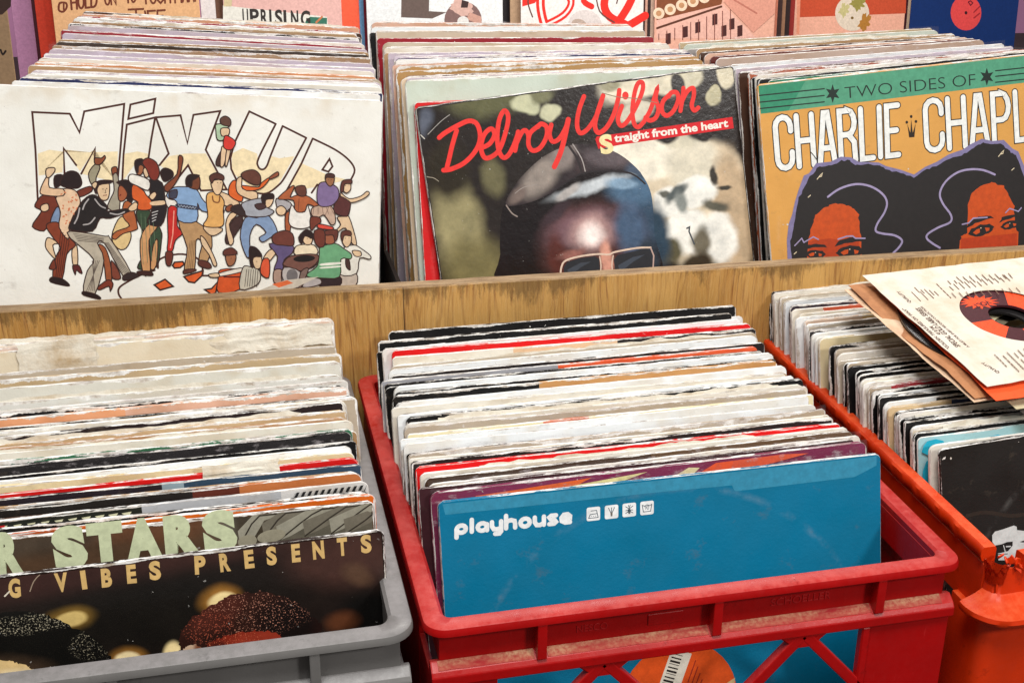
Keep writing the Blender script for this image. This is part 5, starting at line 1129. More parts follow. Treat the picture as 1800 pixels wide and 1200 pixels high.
# orange disc with a bar code, lower down, seen through the crate's front
cx, cz = A.q(1195, 1290); A.poly([(cx+.043*cos(a*pi/18), cz+.055+.043*sin(a*pi/18)-.03) for a in range(36)], (224, 84, 24), local=True)
A.poly([(cx+.010, cz+.020), (cx+.042, cz+.036), (cx+.0385, cz+.008), (cx+.030, cz-.004)], (214, 180, 130), local=True)
def bc(u, v): 
    a = radians(-22); x, z = u*cos(a)-v*sin(a), u*sin(a)+v*cos(a); return (cx-.004+x, cz+.064+z)
A.poly([bc(0, 0), bc(.0155, 0), bc(.0155, -.05), bc(0, -.05)], (226, 220, 204), local=True)
for i in range(16): A.poly([bc(.0018, -.003-i*.0024), bc(.0095, -.003-i*.0024), bc(.0095, -.003-i*.0024-.0005*(1+i*7 % 3)), bc(.0018, -.003-i*.0024-.0005*(1+i*7 % 3))], (36, 28, 26), local=True)
for i in range(5): A.line([bc(.020+i*.0032, -.004-i*.004), bc(.020+i*.0032, -.020-i*.002)], .0008, (150, 40, 24), local=True)
A.build('cover_print', label='white wordmark with four small square icons')

# ---- the two sleeves at the front of the grey crate
def gfront(TR_, y, lean_, roll_, c, label, wear, name=None):
    pass
stars = front((0, 947), (655, 880), .0960, .032, 10.5, (84, 64, 46), 'brown sleeve with large pale green capitals, second from the front in the grey crate', 'record sleeves in the grey crate', wear=2, right_anchor=True)
A = Art(stars); kg = .4222
def D2(pts): return [(x*kg, 840+y*kg) for x, y in pts]
pm = photo_cover('brown_leaf_print', (78, 58, 42), [(250, 920, 160, 30, 0, (96, 62, 40), .9), (60, 950, 120, 30, 0, (70, 58, 46), .9), (540, 910, 160, 60, 0, (92, 88, 76), .4), (440, 915, 30, 60, 0, (66, 58, 46), .7)], A.q, grain=.6, rough=.35)
face_panel(stars, pm)
PG = (200, 208, 170)
for i, (a, b, c_) in enumerate((((1000, 280), (1080, 150), (1200, 120)), ((1100, 250), (1190, 140), (1290, 110)), ((1160, 260), (1300, 150), (1400, 100)), ((1270, 240), (1440, 120), (1520, 96)), ((1380, 230), (1540, 110), (1580, 100)), ((1440, 230), (1560, 150), (1600, 140)))):
    g_ = (150, 146, 130) if i % 2 == 0 else (112, 106, 92)
    A.poly(D2([a, (a[0]-10, a[1]-60), (b[0]-30, b[1]-14), c_, (b[0]+20, b[1]+26), (a[0]+50, a[1]-20)]), g_); A.line(D2([a, b, c_]), .0010, (52, 46, 38), smooth=3)
for cx_, cy_, rx_ in ((1030, 262, 40), (1130, 240, 60)): A.ell(*D2([(cx_, cy_)])[0], rx_*kg, 26*kg, (148, 142, 122), -.2)
for ch, a, b in (('R', (-10, 392), (100, 380)), ('S', (232, 372), (372, 350)), ('T', (372, 352), (520, 336)), ('A', (528, 336), (680, 318)), ('R', (690, 318), (840, 302)), ('S', (852, 302), (992, 284))):
    A.text(ch, D2([a])[0], D2([b])[0], .0235, PG, bold=.075)
A.build('cover_print', label='large pale green capitals and grey leaf shapes')
vib = front((0, 1012), (672, 930), .0700, .030, 10.0, (38, 26, 22), 'dark brown sleeve at the very front in the grey crate, gold capitals above two curly heads', 'record sleeves in the grey crate', wear=2, right_anchor=True)
A = Art(vib, base=.00012)
def g2(cx, cy, rx, ry, rot, c, soft, *o): return (cx*kg, 840+cy*kg, rx*kg, ry*kg, rot, c, soft)+o
bl = [g2(600, 330, 900, 90, -4, (58, 36, 32), .9), g2(1420, 330, 220, 120, 0, (66, 42, 36), .9), g2(1480, 400, 60, 40, 30, (96, 70, 52), 1.2, .7), g2(700, 560, 500, 160, 0, (20, 17, 14), .9),
 g2(1540, 560, 130, 90, 0, (14, 13, 12), .8), g2(1420, 600, 60, 40, 0, (110, 62, 36), 1.2, .7),
 g2(915, 505, 80, 55, 0, (150, 104, 44), .9), g2(925, 512, 60, 36, 0, (238, 216, 156), .5), g2(295, 585, 90, 48, 0, (120, 92, 40), .9), g2(300, 590, 62, 32, 0, (214, 186, 116), .5), g2(535, 748, 72, 48, 10, (150, 104, 44), .8), g2(530, 750, 54, 36, 10, (240, 220, 170), .4), g2(725, 730, 44, 54, 0, (240, 218, 160), .6), g2(60, 810, 170, 70, 12, (236, 206, 150), .6),
]
pm = photo_cover('dark_portrait_print', (30, 22, 19), bl, A.q, wob=.008, wobscale=22, grain=.5, rough=.32)
face_panel(vib, pm)
kv = dict(wob=.004, wobscale=60, grain=.6, rough=.32)
h1 = photo_cover('black_curls_print', (14, 13, 11), [g2(60, 800, 160, 60, 12, (60, 46, 34), .9)], A.q, speck=[(150*kg, 840+600*kg, 330*kg, 46*kg, (170, 162, 138), .60), (380*kg, 840+690*kg, 110*kg, 70*kg, (150, 142, 120), .62)], **kv)
h2 = photo_cover('brown_curls_print', (44, 22, 17), [g2(1200, 600, 130, 110, 0, (22, 14, 13), .9), g2(900, 560, 120, 60, -30, (74, 34, 26), .9)], A.q, speck=[(1050*kg, 840+560*kg, 310*kg, 110*kg, (190, 130, 108), .63), (870*kg, 840+620*kg, 120*kg, 80*kg, (170, 84, 62), .61)], **kv)
f2 = photo_cover('lit_brow_print', (124, 36, 22), [g2(1050, 680, 150, 40, -6, (150, 52, 34), .9), g2(900, 720, 60, 40, 0, (80, 30, 22), .9)], A.q, speck=[(960*kg, 840+690*kg, 160*kg, 60*kg, (210, 110, 76), .63)], **kv)
f1 = photo_cover('pale_brow_print', (232, 200, 140), [g2(60, 850, 150, 50, 0, (246, 228, 186), .9), g2(190, 820, 50, 30, 30, (150, 96, 50), .9)], A.q, **kv)
def fuzz(pts, amp, n=8):
    out = []
    for a_, b_ in zip(pts, pts[1:]+pts[:1]):
        for q_ in range(n): u = q_/n; out.append((a_[0]+(b_[0]-a_[0])*u+rnd.uniform(-amp, amp), a_[1]+(b_[1]-a_[1])*u+rnd.uniform(-amp, amp)))
    return out
A.poly(D2(fuzz([(-60, 565), (60, 555), (140, 556), (210, 572), (300, 618), (380, 655), (430, 700), (456, 745), (470, 800), (480, 900), (-60, 900)], 7)), h1)
A.poly(D2(fuzz([(-60, 752), (40, 758), (100, 775), (150, 805), (190, 840), (190, 900), (-60, 900)], 5)), f1)
A.poly(D2(fuzz([(745, 720), (750, 640), (790, 590), (870, 532), (960, 488), (1080, 470), (1190, 490), (1280, 550), (1335, 610), (1352, 680), (1340, 900), (760, 900)], 7)), h2)
A.poly(D2(fuzz([(850, 900), (860, 690), (900, 668), (980, 645), (1060, 632), (1120, 634), (1165, 652), (1185, 690), (1190, 900)], 5)), f2)
A.poly(D2(fuzz([(742, 900), (745, 745), (770, 700), (815, 690), (850, 712), (856, 900)], 3)), photo_cover('pale_hand_print', (196, 168, 142), [g2(830, 740, 20, 60, 0, (120, 70, 46), .9)], A.q, **kv))
GO = (212, 176, 112)
for ch, x0, y0, x1, y1 in (('G', 38, 494, 88, 490), ('V', 232, 470, 286, 464), ('I', 342, 458, 364, 455), ('B', 424, 450, 468, 446), ('E', 530, 434, 570, 430), ('S', 624, 420, 672, 415), ('P', 812, 396, 858, 392), ('R', 918, 386, 962, 380), ('E', 1020, 372, 1060, 367), ('S', 1112, 358, 1154, 353), ('E', 1216, 346, 1252, 342), ('N', 1304, 334, 1352, 328), ('T', 1406, 320, 1448, 315), ('S', 1504, 308, 1548, 303)):
    A.text(ch, D2([(x0, y0)])[0], D2([(x1, y1)])[0], .0108, GO, bold=.05)
A.line(D2([(20, 490), (40, 470)]), .0009, (220, 210, 190)); A.line(D2([(165, 400), (140, 430), (125, 470)]), .0006, (160, 140, 120), smooth=3); A.line(D2([(210, 785), (260, 812), (290, 825)]), .0008, (190, 184, 170))
A.build('cover_lettering', label='gold capitals along the top')

# ---- black sleeve at the front of the orange crate
bk = front((1650, 790), (1800, 764), .1060, .0255, 13.0, (32, 29, 27), 'matt black sleeve at the very front in the orange crate with a white figure', 'record sleeves in the orange crate', wear=1)
A = Art(bk)
def D9(pts): return [(1560+x*.2, 840+y*.2) for x, y in pts]
A.poly(D9([(920, 500), (945, 468), (1010, 450), (1110, 415), (1135, 425), (1138, 455), (1200, 462), (1300, 470), (1300, 720), (975, 720), (972, 660), (1000, 655), (1060, 640), (1100, 590), (1100, 555), (1050, 560), (1000, 580), (945, 590), (922, 560)]), (206, 210, 208))
A.poly(D9([(1160, 560), (1200, 545), (1200, 565)]), (20, 20, 20)); A.line(D9([(1020, 590), (1028, 620), (1036, 650)]), .0007, (206, 210, 208)); A.line(D9([(1045, 600), (1080, 598)]), .0010, (206, 210, 208)); A.line(D9([(975, 668), (1055, 664)]), .0006, (20, 20, 20))
A.line(D9([(700, 330), (860, 300), (1100, 330), (1300, 300)]), .0030, (46, 38, 32), smooth=4)
A.build('cover_print', label='white torn shape like a figure')
# turquoise dots on the sleeve two behind
tq = [r_[6].get('_o') for r_ in org_out if r_[5] == 'teal'][0]
bpy.context.view_layer.update()
A = Art(tq, t=.0040, base=.0009); rnd = random.Random(4)
for i in range(7):
    A.poly([(.012+i*.052+.010*cos(a*.7)*(1+.15*sin(a*3)), S-.008-.003*(i % 2)+.0065*sin(a*.7)) for a in range(9)], (30, 168, 196), local=True); A.ell(0, 0, 0, 0, (30, 168, 196)) if False else None
    A.poly([(.036+i*.052+.004*cos(a*.8), S-.010+.003*sin(a*.8)) for a in range(8)], (30, 168, 196), local=True)
for i in range(5): A.poly([(.009+.007*cos(a*.7), S-.03-i*.045+.014*sin(a*.7)) for a in range(9)], (30, 168, 196), local=True)
A.build('cover_print')
# pale triangles and zebra stripes on two sleeves of the grey crate, purple artwork in the red crate
def find(group, text): return [o for o in C.objects if o.get('group') == group and text in o['label']][0]
tri = find('record sleeves in the grey crate', 'pale triangles'); A = Art(tri, t=.0040, base=.0009)
for i in range(20): x = .005+i*.0082; w_ = .0016+i*.00008; A.poly([(x-w_, S-.0026), (x+w_, S-.0022), (x+.0004, S-.0058)], (214, 212, 176), local=True)
A.poly([(.002, S-.0110), (.055, S-.0090), (.055, S-.002), (.002, S-.002)], (216, 210, 184), local=True); A.poly([(.060, S-.009), (.085, S-.008), (.088, S-.002), (.064, S-.002)], (206, 24, 28), local=True)
for i in range(12): x = .262+i*.0042; A.poly([(x, S-.012), (x+.0020, S-.012), (x+.0080, S-.0018), (x+.0060, S-.0018)], (24, 24, 26), local=True)
A.build('cover_print')
pu = find('record sleeves in the red crate', 'purple'); A = Art(pu, t=.0034, base=.0006)
A.poly([(.020, S-.016), (.030, S-.005), (.060, S-.004), (.110, S-.002), (.085, S-.012), (.060, S-.018)], (226, 100, 40), local=True)
A.poly([(.075, S-.016), (.095, S-.006), (.150, S-.0025), (.120, S-.010), (.095, S-.017)], (226, 214, 150), local=True)
for x, z in ((.035, .011), (.050, .008), (.090, .010), (.103, .008)): A.poly([(x+.004*cos(a*.9), S-z+.0012*sin(a*.9)) for a in range(7)], (48, 34, 22), local=True)
A.poly([(.185, S-.009), (.200, S-.002), (.250, S-.0015), (.270, S-.003), (.235, S-.008)], (222, 84, 44), local=True); A.poly([(.160, S-.012), (.180, S-.003), (.188, S-.004), (.176, S-.014)], (222, 208, 160), local=True)
A.build('cover_print')

# ---- torn cream sheets over the third large sleeve of the grey crate
cr = find('record sleeves in the grey crate', 'large and torn'); rnd = random.Random(9)
def torn(parent, x0, x1, z0, z1, seed, off, name='torn_paper', curl=.004):
    nx, nz = 40, 8; V = []; Fc = []
    for j in range(nz+1):
        for i in range(nx+1):
            u, k = i/nx, j/nz; x = x0+(x1-x0)*u
            e0 = .004*mnoise.noise(Vector((x*45, seed, 0)))+.0015*mnoise.noise(Vector((x*180, seed, 1)))
            e1 = .002*mnoise.noise(Vector((x*60, seed, 3)))
            za, zb_ = z0+e0, z1+e1
            V.append((x+.002*mnoise.noise(Vector((k*5, seed, u))), -.0022-off-.0015*abs(mnoise.noise(Vector((x*25, k*3, seed))))-curl*(1-k)**3*max(0, mnoise.noise(Vector((x*18, seed, 9)))), za+(zb_-za)*k))
    for j in range(nz):
        for i in range(nx): a = j*(nx+1)+i; Fc.append((a, a+1, a+nx+2, a+nx+1))
    o = mesh_obj(name, V, Fc, PAPER, parent); 
    return o
torn(cr, .075, .235, S-.022, S+.001, 3, .0006); torn(cr, .215, .3125, S-.016, S+.0025, 5, .0012); torn(cr, .070, .128, S-.024, S+.006, 8, .003, curl=.03); torn(cr, .118, .165, S-.012, S+.003, 14, .002, curl=.015)

# small upright torn paper corner and clear bag flap
flap = find('record sleeves in the grey crate', ' red sleeve'); torn(flap, .212, .262, S-.006, S+.006, 12, .0004)

# ------------------------------------------------------------------ small sleeves lying on top of the orange crate's records
N_ = Vector((.4456, .131, .0605)); Fa = Vector((.429, .304, .0885))
ez = (Fa-N_).normalized(); ex = Vector((1, .04, .0)); ex = (ex-ez*ex.dot(ez)).normalized(); ey = -(ex.cross(ez)).normalized()     # local x right, z away, y into the pile
if ey.z > 0: ey = -ey
M7 = Matrix((ex, ey, ez)).transposed().to_4x4(); M7.translation = N_
def flat_frame(dx, dz, dy, rot):
    return M7 @ Matrix.Translation((dx, dy, dz)) @ Matrix.Rotation(rot, 4, 'Y')
def small_sleeve(M, c, label, hole=.041, name='single_sleeve', size=.178, mat=None, seed=1, th=.0009, wav=.0016):
    """square paper sleeve with a round window, standing slightly open"""
    V = []; Fc = []; n = 96; cx_ = cz_ = size/2
    def sq(a, sgn=0):
        dx_, dz_ = cos(a), sin(a); k = (size/2)/max(abs(dx_), abs(dz_)); x, z = cx_+dx_*k, cz_+dz_*k
        e = .0014*mnoise.noise(Vector((x*40, z*40, seed)))+.0007*mnoise.noise(Vector((x*160, z*160, seed+2)))
        return x+e*(1 if abs(dx_) > abs(dz_) else 0), z+e*(1 if abs(dz_) >= abs(dx_) else 0)
    def Y(x, z): return wav*mnoise.noise(Vector((x*14, z*14, seed)))+wav*.25*mnoise.noise(Vector((x*60, z*60, seed)))
    K_ = 10
    for side in range(2):
        for j in range(K_+1):
            for i in range(n):
                a = 2*pi*i/n+pi/4; X, Z = sq(a); hx, hz = cx_+hole*cos(a), cz_+hole*sin(a); u = j/K_
                x, z = hx+(X-hx)*u, hz+(Z-hz)*u
                V.append((x, Y(x, z)+side*(th*(1 if 0 < j < K_ else .35)), z))
        b = side*(K_+1)*n
        for j in range(K_):
            for i in range(n):
                q = (b+j*n+i, b+j*n+(i+1) % n, b+(j+1)*n+(i+1) % n, b+(j+1)*n+i); Fc.append(q if side else q[::-1])
    for j in (0, K_):
        for i in range(n):
            a, b = j*n+i, j*n+(i+1) % n; c_, d = a+(K_+1)*n, b+(K_+1)*n; Fc.append((a, b, d, c_) if j else (b, a, c_, d))
    o = mesh_obj(name, V, Fc, mat or ink(c), smooth=True); o.data.set_sharp_from_angle(angle=radians(50)); o.matrix_world = M
    if label: tag(o, label, 'record sleeve', 'small sleeves lying on the orange crate')
    return o, Y
OPAP = paper_material((236, 84, 30), (224, 60, 16)); BPAP = paper_material((176, 120, 78), (120, 72, 44)); WPAP = paper_material((216, 208, 194), (200, 180, 154))
def disc(M, cx_, cz_, y, R, hole, label, lc=(70, 26, 34)):
    root = bpy.data.objects.new('single_record', None); C.objects.link(root); root.matrix_world = M @ Matrix.Translation((cx_, y, cz_)); root.empty_display_size = .02
    tag(root, label, 'record', 'small records lying on the orange crate')
    def ring(name, r0, r1, y0, y1, mt):
        V = []; Fc = []; n = 72; pr = [(r0, y0), (r1, y0), (r1, y1), (r0, y1)]
        for i in range(n):
            a = 2*pi*i/n
            for r_, yy in pr: V.append((r_*cos(a), yy, r_*sin(a)))
        for i in range(n):
            for k in range(4): Fc.append((i*4+k, i*4+(k+1) % 4, ((i+1) % n)*4+(k+1) % 4, ((i+1) % n)*4+k))
        o = mesh_obj(name, V, Fc, mt, root); bm = bmesh.new(); bm.from_mesh(o.data); bmesh.ops.recalc_face_normals(bm, faces=bm.faces[:]); bm.to_mesh(o.data); bm.free(); return o
    ring('vinyl', .0435, R, 0, .0016, VINYL); lab_ = ring('label', hole, .0435, -.0002, .0018, ink(lc))
    return root, ring
big7 = bool(1)
bottom, _y = small_sleeve(flat_frame(.022, -.021, .0150, .02), (40, 36, 34), 'dark small paper sleeve lowest in the pile on the orange crate, with a torn edge', seed=31, mat=paper_material((52, 46, 42), (150, 140, 110)), hole=.038)
b2, _y = small_sleeve(flat_frame(.018, -.016, .0128, .01), (200, 190, 150), 'cream small paper sleeve second from the bottom of the pile on the orange crate', seed=33, mat=paper_material((206, 196, 160), (120, 110, 70)), hole=.038)
kraft, _y = small_sleeve(flat_frame(-.0095, -.0010, .0085, -.020), (170, 110, 70), 'brown kraft small sleeve sticking out to the left under the black record', seed=35, mat=BPAP, hole=.038, wav=.004)
kraft2, _y = small_sleeve(flat_frame(-.0110, -.003, .0105, -.035), (200, 170, 140), 'pale cream small sleeve under the brown kraft one', seed=37, mat=paper_material((216, 186, 156), (176, 130, 96)), hole=.038, wav=.003)
rec2, ringf = disc(M7 @ Matrix.Rotation(0, 4, 'Y'), .0825, .087, .0062, .0875, .019, 'black vinyl single showing its edge between the paper sleeves', (26, 24, 25))
org7, _y = small_sleeve(flat_frame(-.0005, -.0130, .0042, .030), (224, 88, 40), 'bright orange small paper sleeve under the white printed one', seed=39, mat=OPAP, hole=.038)
rec1, ringf = disc(M7, .089, .089, .0017, .0855, .019, 'single record with a dark and orange label inside the white printed paper sleeve')
wh7, Yf = small_sleeve(flat_frame(0, 0, 0, 0), (226, 216, 200), 'white printed paper sleeve with round window, topmost of the pile over the orange crate', seed=41, mat=WPAP, hole=.0425)
bpy.context.view_layer.update()
# label artwork
A = Art(rec1, t=.0004, base=.00012); OL7 = (240, 78, 34)
burst = [((.0115+(.009 if i % 2 else .0165)*cos(i*pi/14+.1)*1.0)*1.0, 0) for i in range(28)]
A.poly([(-.013+(.0115 if i % 2 else .0195)*cos(i*pi/14), .0275+(.0065 if i % 2 else .0115)*sin(i*pi/14)) for i in range(28)], OL7, local=True)
def sector(a0, a1, r0, r1, c): A.poly([(r1*cos(radians(a0+(a1-a0)*k/8)), r1*sin(radians(a0+(a1-a0)*k/8))) for k in range(9)]+[(r0*cos(radians(a1+(a0-a1)*k/8)), r0*sin(radians(a1+(a0-a1)*k/8))) for k in range(9)], c, local=True)
sector(182, 226, .0198, .043, OL7); sector(258, 332, .0198, .043, OL7); sector(-12, 62, .0198, .043, OL7)
A.text('VOLT', (-.0035, .0285), (-.022, .0245), .0058, (70, 22, 26), bold=.05, local=True)
A.build('label_print', parent=[c_ for c_ in rec1.children if c_.name.startswith('label')][0])
# printing on the white sleeve: each word hugs the paper
A = Art(wh7, t=0, base=.00035); TB = (92, 62, 50)
kk = .2166
def Z5(p): return (1500+p[0]*kk, 460+p[1]*kk)
A.y = -.0003
y_save = None
def wtext(txt, a, b, h, c=TB, bold=.01): A.text(txt, Z5(a), Z5(b), h, c, bold=bold)
wtext('"GOLDEN TREASURES ON WAX"', (792, 706), (420, 378), .0032); wtext('45 R.P.M.', (715, 590), (640, 520), .0034, bold=.01); wtext('SPECIAL GOLD LABEL SERIES', (872, 690), (540, 372), .0046, (84, 56, 44), .012); wtext('A MUST FOR EVERY RECORD COLLECTION', (945, 695), (560, 362), .0024)
wtext('QUALITY', (474, 330), (375, 240), .0030); wtext('QUALITY', (1190, 905), (1055, 820), .0030)
rnd = random.Random(6)
def lines_block(x0, y0, n, dx, dy, ln, c=(120, 92, 74)):
    for i in range(n):
        a = (x0+dx*i, y0+dy*i); L_ = ln*rnd.uniform(.6, 1); words = []
        s_ = 0
        while s_ < L_:
            w_ = rnd.uniform(.08, .25)*ln
            e_ = min(L_, s_+w_)
            A.line([Z5((a[0]-s_*.70, a[1]-s_*.72)), Z5((a[0]-e_*.70, a[1]-e_*.72))], .0009, c); s_ = e_+ln*.06
for g_ in ((545, 320, 2, 60, -10, 110), (535, 250, 4, 40, 8, 60), (650, 300, 2, 40, -22, 50), (790, 300, 1, 62, -12, 170), (810, 236, 11, 46, -8, 70), (790, 185, 11, 50, -5, 44), (860, 150, 9, 52, -4, 36), (1240, 860, 2, 50, -10, 170), (1340, 900, 4, 40, -20, 120), (1300, 800, 6, 40, -16, 80)): lines_block(*g_)
for i in range(10): x_ = 830+i*58; A.line([Z5((x_, 300-i*5)), Z5((x_-34, 262-i*5))], .0008, (120, 92, 74))
o = A.build('sleeve_print')
for v in o.data.vertices: v.co.y += Yf(v.co.x, v.co.z)

# ------------------------------------------------------------------ the display of sleeves on the far wall
YB = 2.15
def disp(pts_px, y, c, label, thick=.004, name='display_sleeve', cat='display sleeve', group='sleeves displayed on the back wall', w=None, low=-.17, wx=None):
    """upright sleeve between two photo columns at depth y, square"""
    x0 = ony(pts_px[0], 30, y).x; x1 = ony(pts_px[1], 30, y).x; wd = x1-x0
    zt = low+.315 if wx is None else low+wx
    M = Matrix.Translation((x0, y, low)) @ Matrix.Rotation(radians(-4), 4, 'X')
    bm = bmesh.new(); box(bm, 0, wd, -thick/2, thick/2, 0, zt-low); o = bm_obj(name, finish(bm, .0006, 1), ink(c)); o.matrix_world = M
    tag(o, label, cat, group); bpy.context.view_layer.update(); return o
holdp = disp((92, 352), YB-.02, (226, 176, 128), 'peach paper sleeve with brown handwriting on the back wall', wx=.42); A = Art(holdp, t=.004, step=2e-5)
BM = (112, 52, 34)
A.line([(103, 17), (105, 6), (116, 6), (117, 14), (111, 21), (104, 19), (103, 12)], .004, BM, smooth=3); A.line([(112, 8), (112, 17)], .0035, BM)
A.strokes('HOLD', [(124, -6), (170, -10), (170, 12), (126, 17)], .0040, BM, gap=.3); A.strokes('ON', [(184, -9), (203, -10), (204, 8), (185, 9)], .0035, BM, gap=.35); A.strokes('TO', [(220, -12), (240, -13), (238, 4), (222, 5)], .0035, BM, gap=.3); A.strokes('YOUR', [(250, -14), (300, -16), (300, 5), (252, 7)], .0035, BM, gap=.3); A.strokes('MAN.', [(306, -16), (348, -18), (344, 2), (308, 5)], .0035, BM, gap=.3)
A.strokes('T', [(226, 17), (252, 16), (250, 34), (230, 36)], .0035, BM); A.strokes('IFF', [(254, 20), (290, 18), (288, 40), (258, 42)], .0035, BM, gap=.3)
A.build('handwriting')
disp((62, 93), YB+.03, (228, 70, 44), 'glossy orange-red sleeve edge left of the handwritten paper', wx=.42); disp((20, 56), YB+.05, (186, 132, 168), 'mauve sleeve at the far left of the back wall', wx=.42); disp((55, 66), YB+.06, (84, 40, 48), 'narrow dark maroon sleeve at the far left of the back wall', wx=.42)
lf = disp((-40, 10), YB-.6, (150, 122, 92), 'tan sleeve with a dark top at the left edge of the picture', wx=.42, low=-.2); A = Art(lf, t=.004, step=2e-5); A.poly([(-60, -40), (22, -40), (19, 12), (4, 26), (-60, 30)], (58, 38, 32)); A.line([(1, 88), (5, 96), (10, 90)], .003, (30, 20, 18), smooth=3); A.build('cover_print')
disp((354, 380), YB+.01, (222, 216, 214), 'white sleeve edge right of the handwritten paper', wx=.42); disp((377, 398), YB+.02, (120, 84, 64), 'brown sleeve edge left of the white lettered sleeve', wx=.42)
up = disp((394, 602), YB, (222, 176, 168), 'pink sleeve with a white panel and condensed dark capitals', wx=.42); A = Art(up, t=.004, step=2e-5)
A.poly([(392, 10), (575, 30), (578, 60), (392, 60)], (226, 224, 214)); A.poly([(396, -30), (410, -30), (407, 12), (393, 12)], (206, 190, 150)); A.poly([(538, 36), (545, 30), (575, 32), (574, 60), (530, 60)], (54, 112, 92)); A.line([(556, 40), (566, 30)], .004, (196, 120, 80))
for ch, x0, x1, yb in zip('UPRISING', (427, 440, 459, 474, 484, 499, 512, 529), (437, 456, 471, 478, 497, 504, 525, 546), (43, 43, 43.5, 44, 44.5, 45, 45.5, 46)): A.text(ch, (x0, yb), (x1, yb), .031, (52, 46, 42), bold=.03)
A.build('cover_print')
disp((600, 633), YB+.02, (232, 92, 60), 'orange sleeve edge left of the blue one', wx=.42); disp((631, 641), YB+.03, (96, 146, 184), 'narrow light blue sleeve edge on the back wall', wx=.42)
disp((575, 604), YB+.05, (226, 186, 184), 'pale pink sleeve edge behind the white lettered sleeve', wx=.42); disp((638, 650), YB+.04, (130, 28, 44), 'narrow crimson sleeve edge on the back wall', wx=.42)
ws = disp((646, 886), YB, (226, 228, 228), 'white sleeve with a dark grey block and a picture disc', wx=.42); A = Art(ws, t=.004, step=2e-5)
A.poly([(706, -30), (755, -30), (754, 20), (785, 22), (760, 33), (705, 31)], (100, 84, 78)); A.ell(814, 36, 33, 33, (124, 96, 92)); A.ell(812, 14, 20, 14, (206, 168, 156), .3, wob=.1); A.poly([(826, 22), (846, 30), (847, 44), (834, 40), (820, 34)], (196, 150, 134)); A.poly([(812, 0), (824, 4), (822, 14), (810, 14)], (60, 42, 40)); A.ell(814, 38, 10, 9, (220, 218, 214)); A.build('cover_print')
disp((884, 900), YB+.04, (30, 26, 28), 'black strip standing in for the dark gap right of the white sleeve', wx=.42); tn = disp((899, 920), YB+.02, (172, 142, 112), 'narrow tan sleeve edge left of the red lettered sleeve', wx=.42)  # first strip is added to draw the shade of a gap in black
rs = disp((918, 1134), YB, (230, 226, 222), 'white sleeve with swirling red letters', wx=.42); A = Art(rs, t=.004, step=2e-5); RD = (226, 44, 34)
A.poly([(918, -20), (960, -20), (940, 6), (918, 12)], RD)
for w_, c_ in ((.020, RD), (.006, (230, 226, 222))):
    A.line([(952, -20), (950, 10), (956, 40), (966, 60)], w_, c_, smooth=4); A.line([(985, -20), (1004, 2), (992, 26), (960, 44)], w_*.8, c_, smooth=4)
for w_, c_ in ((.018, RD),): A.line([(1070, -20), (1062, 8), (1072, 30), (1100, 44)], w_, c_, smooth=4); A.line([(1118, -20), (1104, 12), (1082, 44), (1060, 60)], w_, c_, smooth=4); A.line([(1030, -20), (1026, 2), (1040, 12)], w_*.7, c_, smooth=4); A.line([(1134, 28), (1100, 48), (1070, 62)], w_, c_, smooth=4)
A.ell(1028, 46, 30, 28, (214, 204, 200)); A.ell(1018, 44, 14, 10, (180, 160, 146), .3)
for pts in ([(934, -20), (928, 4), (936, 30)], [(1046, -20), (1054, 20), (1080, 40)], [(1090, -20), (1084, 6)]): A.line(pts, .003, (96, 60, 54), smooth=4)
A.build('cover_print')
for i, (a, b, c_) in enumerate(((1132, 1138, (60, 36, 34)), (1137, 1143, (206, 160, 140)), (1142, 1148, (54, 40, 40)), (1147, 1155, (196, 170, 150)))): disp((a, b), YB+.03-.004*i, c_, '%s sleeve edge in the bundle right of the red lettered sleeve' % ('dark brown', 'salmon', 'black', 'beige')[i], wx=.42)
sp_ = disp((1154, 1366), YB, (224, 168, 146), 'sepia sleeve with a keyboard and a row of round lamps', wx=.42); A = Art(sp_, t=.004, step=2e-5)
A.poly([(1154, -20), (1275, -20), (1268, 8), (1154, 48)], (128, 72, 44)); A.poly([(1154, 36), (1270, 8), (1330, 68), (1154, 68)], (226, 176, 160)); A.line([(1155, 50), (1268, 12)], .005, (92, 52, 36))
for i in range(5): A.ell(1158+i*20, 24-i*7, 10, 10, (232, 206, 178)); A.ell(1158+i*20, 24-i*7, 5, 5, (190, 140, 100))
for i, (x_, y_) in enumerate(((1170, 60), (1200, 48), (1222, 40), (1252, 26), (1282, 34), (1268, 46), (1296, 46))): A.poly([(x_, y_), (x_+9, y_-2), (x_+9, y_+17), (x_, y_+19)], (74, 38, 36))
for i in range(10): A.line([(1158+i*14, 60-i*5), (1158+i*14, 70)], .002, (120, 66, 58))
A.poly([(1272, 4), (1324, 58), (1362, 24), (1362, -20), (1290, -20)], (214, 150, 130)); A.line([(1290, 0), (1330, 24)], .004, (180, 112, 96)); A.build('cover_print')
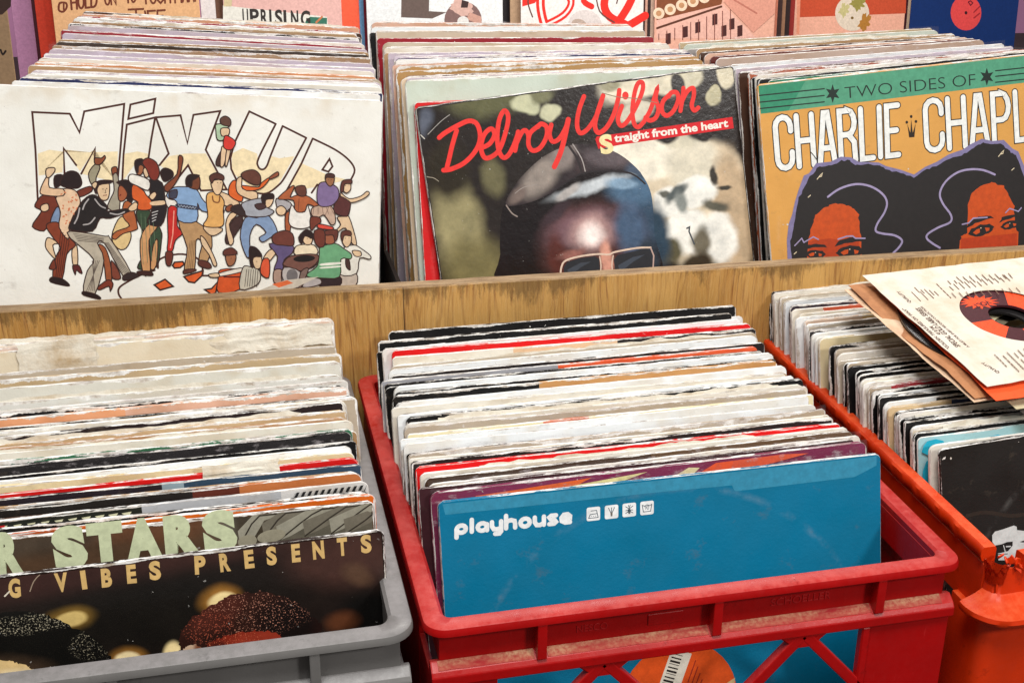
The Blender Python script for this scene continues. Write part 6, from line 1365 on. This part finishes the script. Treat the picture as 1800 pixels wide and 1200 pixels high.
for i, (a, b, c_) in enumerate(((1362, 1370, (196, 120, 96)), (1369, 1378, (60, 40, 38)), (1377, 1384, (150, 110, 84)), (1383, 1392, (44, 30, 30)), (1391, 1400, (140, 40, 36)))): disp((a, b), YB+.1+.01*i, c_, '%s sleeve edge in the bundle right of the sepia sleeve' % ('terracotta', 'dark brown', 'tan', 'black', 'brick red')[i], wx=.42)
pc = disp((1398, 1594), YB+.3, (232, 172, 148), 'peach and orange sleeve with a pale marbled record label', wx=.46, low=-.2); A = Art(pc, t=.004, step=2e-5)
A.poly([(1400, -30), (1594, -30), (1592, 24), (1402, 31)], (196, 78, 48)); A.poly([(1402, -30), (1408, -30), (1405, 60), (1400, 60)], (232, 150, 120)); A.ell(1498, 24, 30, 31, (222, 206, 186)); A.ell(1508, 6, 12, 12, (150, 140, 70), .4, wob=.2); A.ell(1520, 40, 9, 16, (176, 120, 50), .3, wob=.2); A.ell(1484, 18, 8, 12, (196, 186, 130), .3, wob=.2); A.ell(1498, 32, 2.5, 2.5, (120, 90, 40)); A.build('cover_print')
disp((1593, 1598), YB+.33, (70, 22, 34), 'narrow maroon sleeve edge right of the peach sleeve', wx=.46, low=-.2); disp((1597, 1606), YB+.34, (220, 190, 160), 'narrow cream sleeve edge left of the blue sleeve', wx=.46, low=-.2)
bs = disp((1605, 1793), YB+.32, (14, 46, 104), 'deep blue sleeve with a coral record label', wx=.46, low=-.24); A = Art(bs, t=.004, step=2e-5); A.ell(1698, 23, 27, 31, (226, 74, 74)); A.ell(1698, 23, 2.5, 3, (60, 20, 30)); A.line([(1712, 22), (1722, 12)], .004, (160, 40, 46)); A.line([(1712, 32), (1722, 24)], .004, (160, 40, 46)); A.ell(1706, 6, 4, 4, (226, 74, 74)); A.line([(1702, 4), (1706, 2), (1710, 6), (1706, 10), (1702, 4)], .003, (110, 24, 40)); A.build('cover_print')
bm = bmesh.new(); box(bm, -1.2, 3.4, 2.05, 2.7, -.26, -.243)
o = bm_obj('display_ledge', finish(bm, .002, 1), DARKWOOD); tag(o, 'dark low ledge carrying the displayed sleeves', 'shelf')
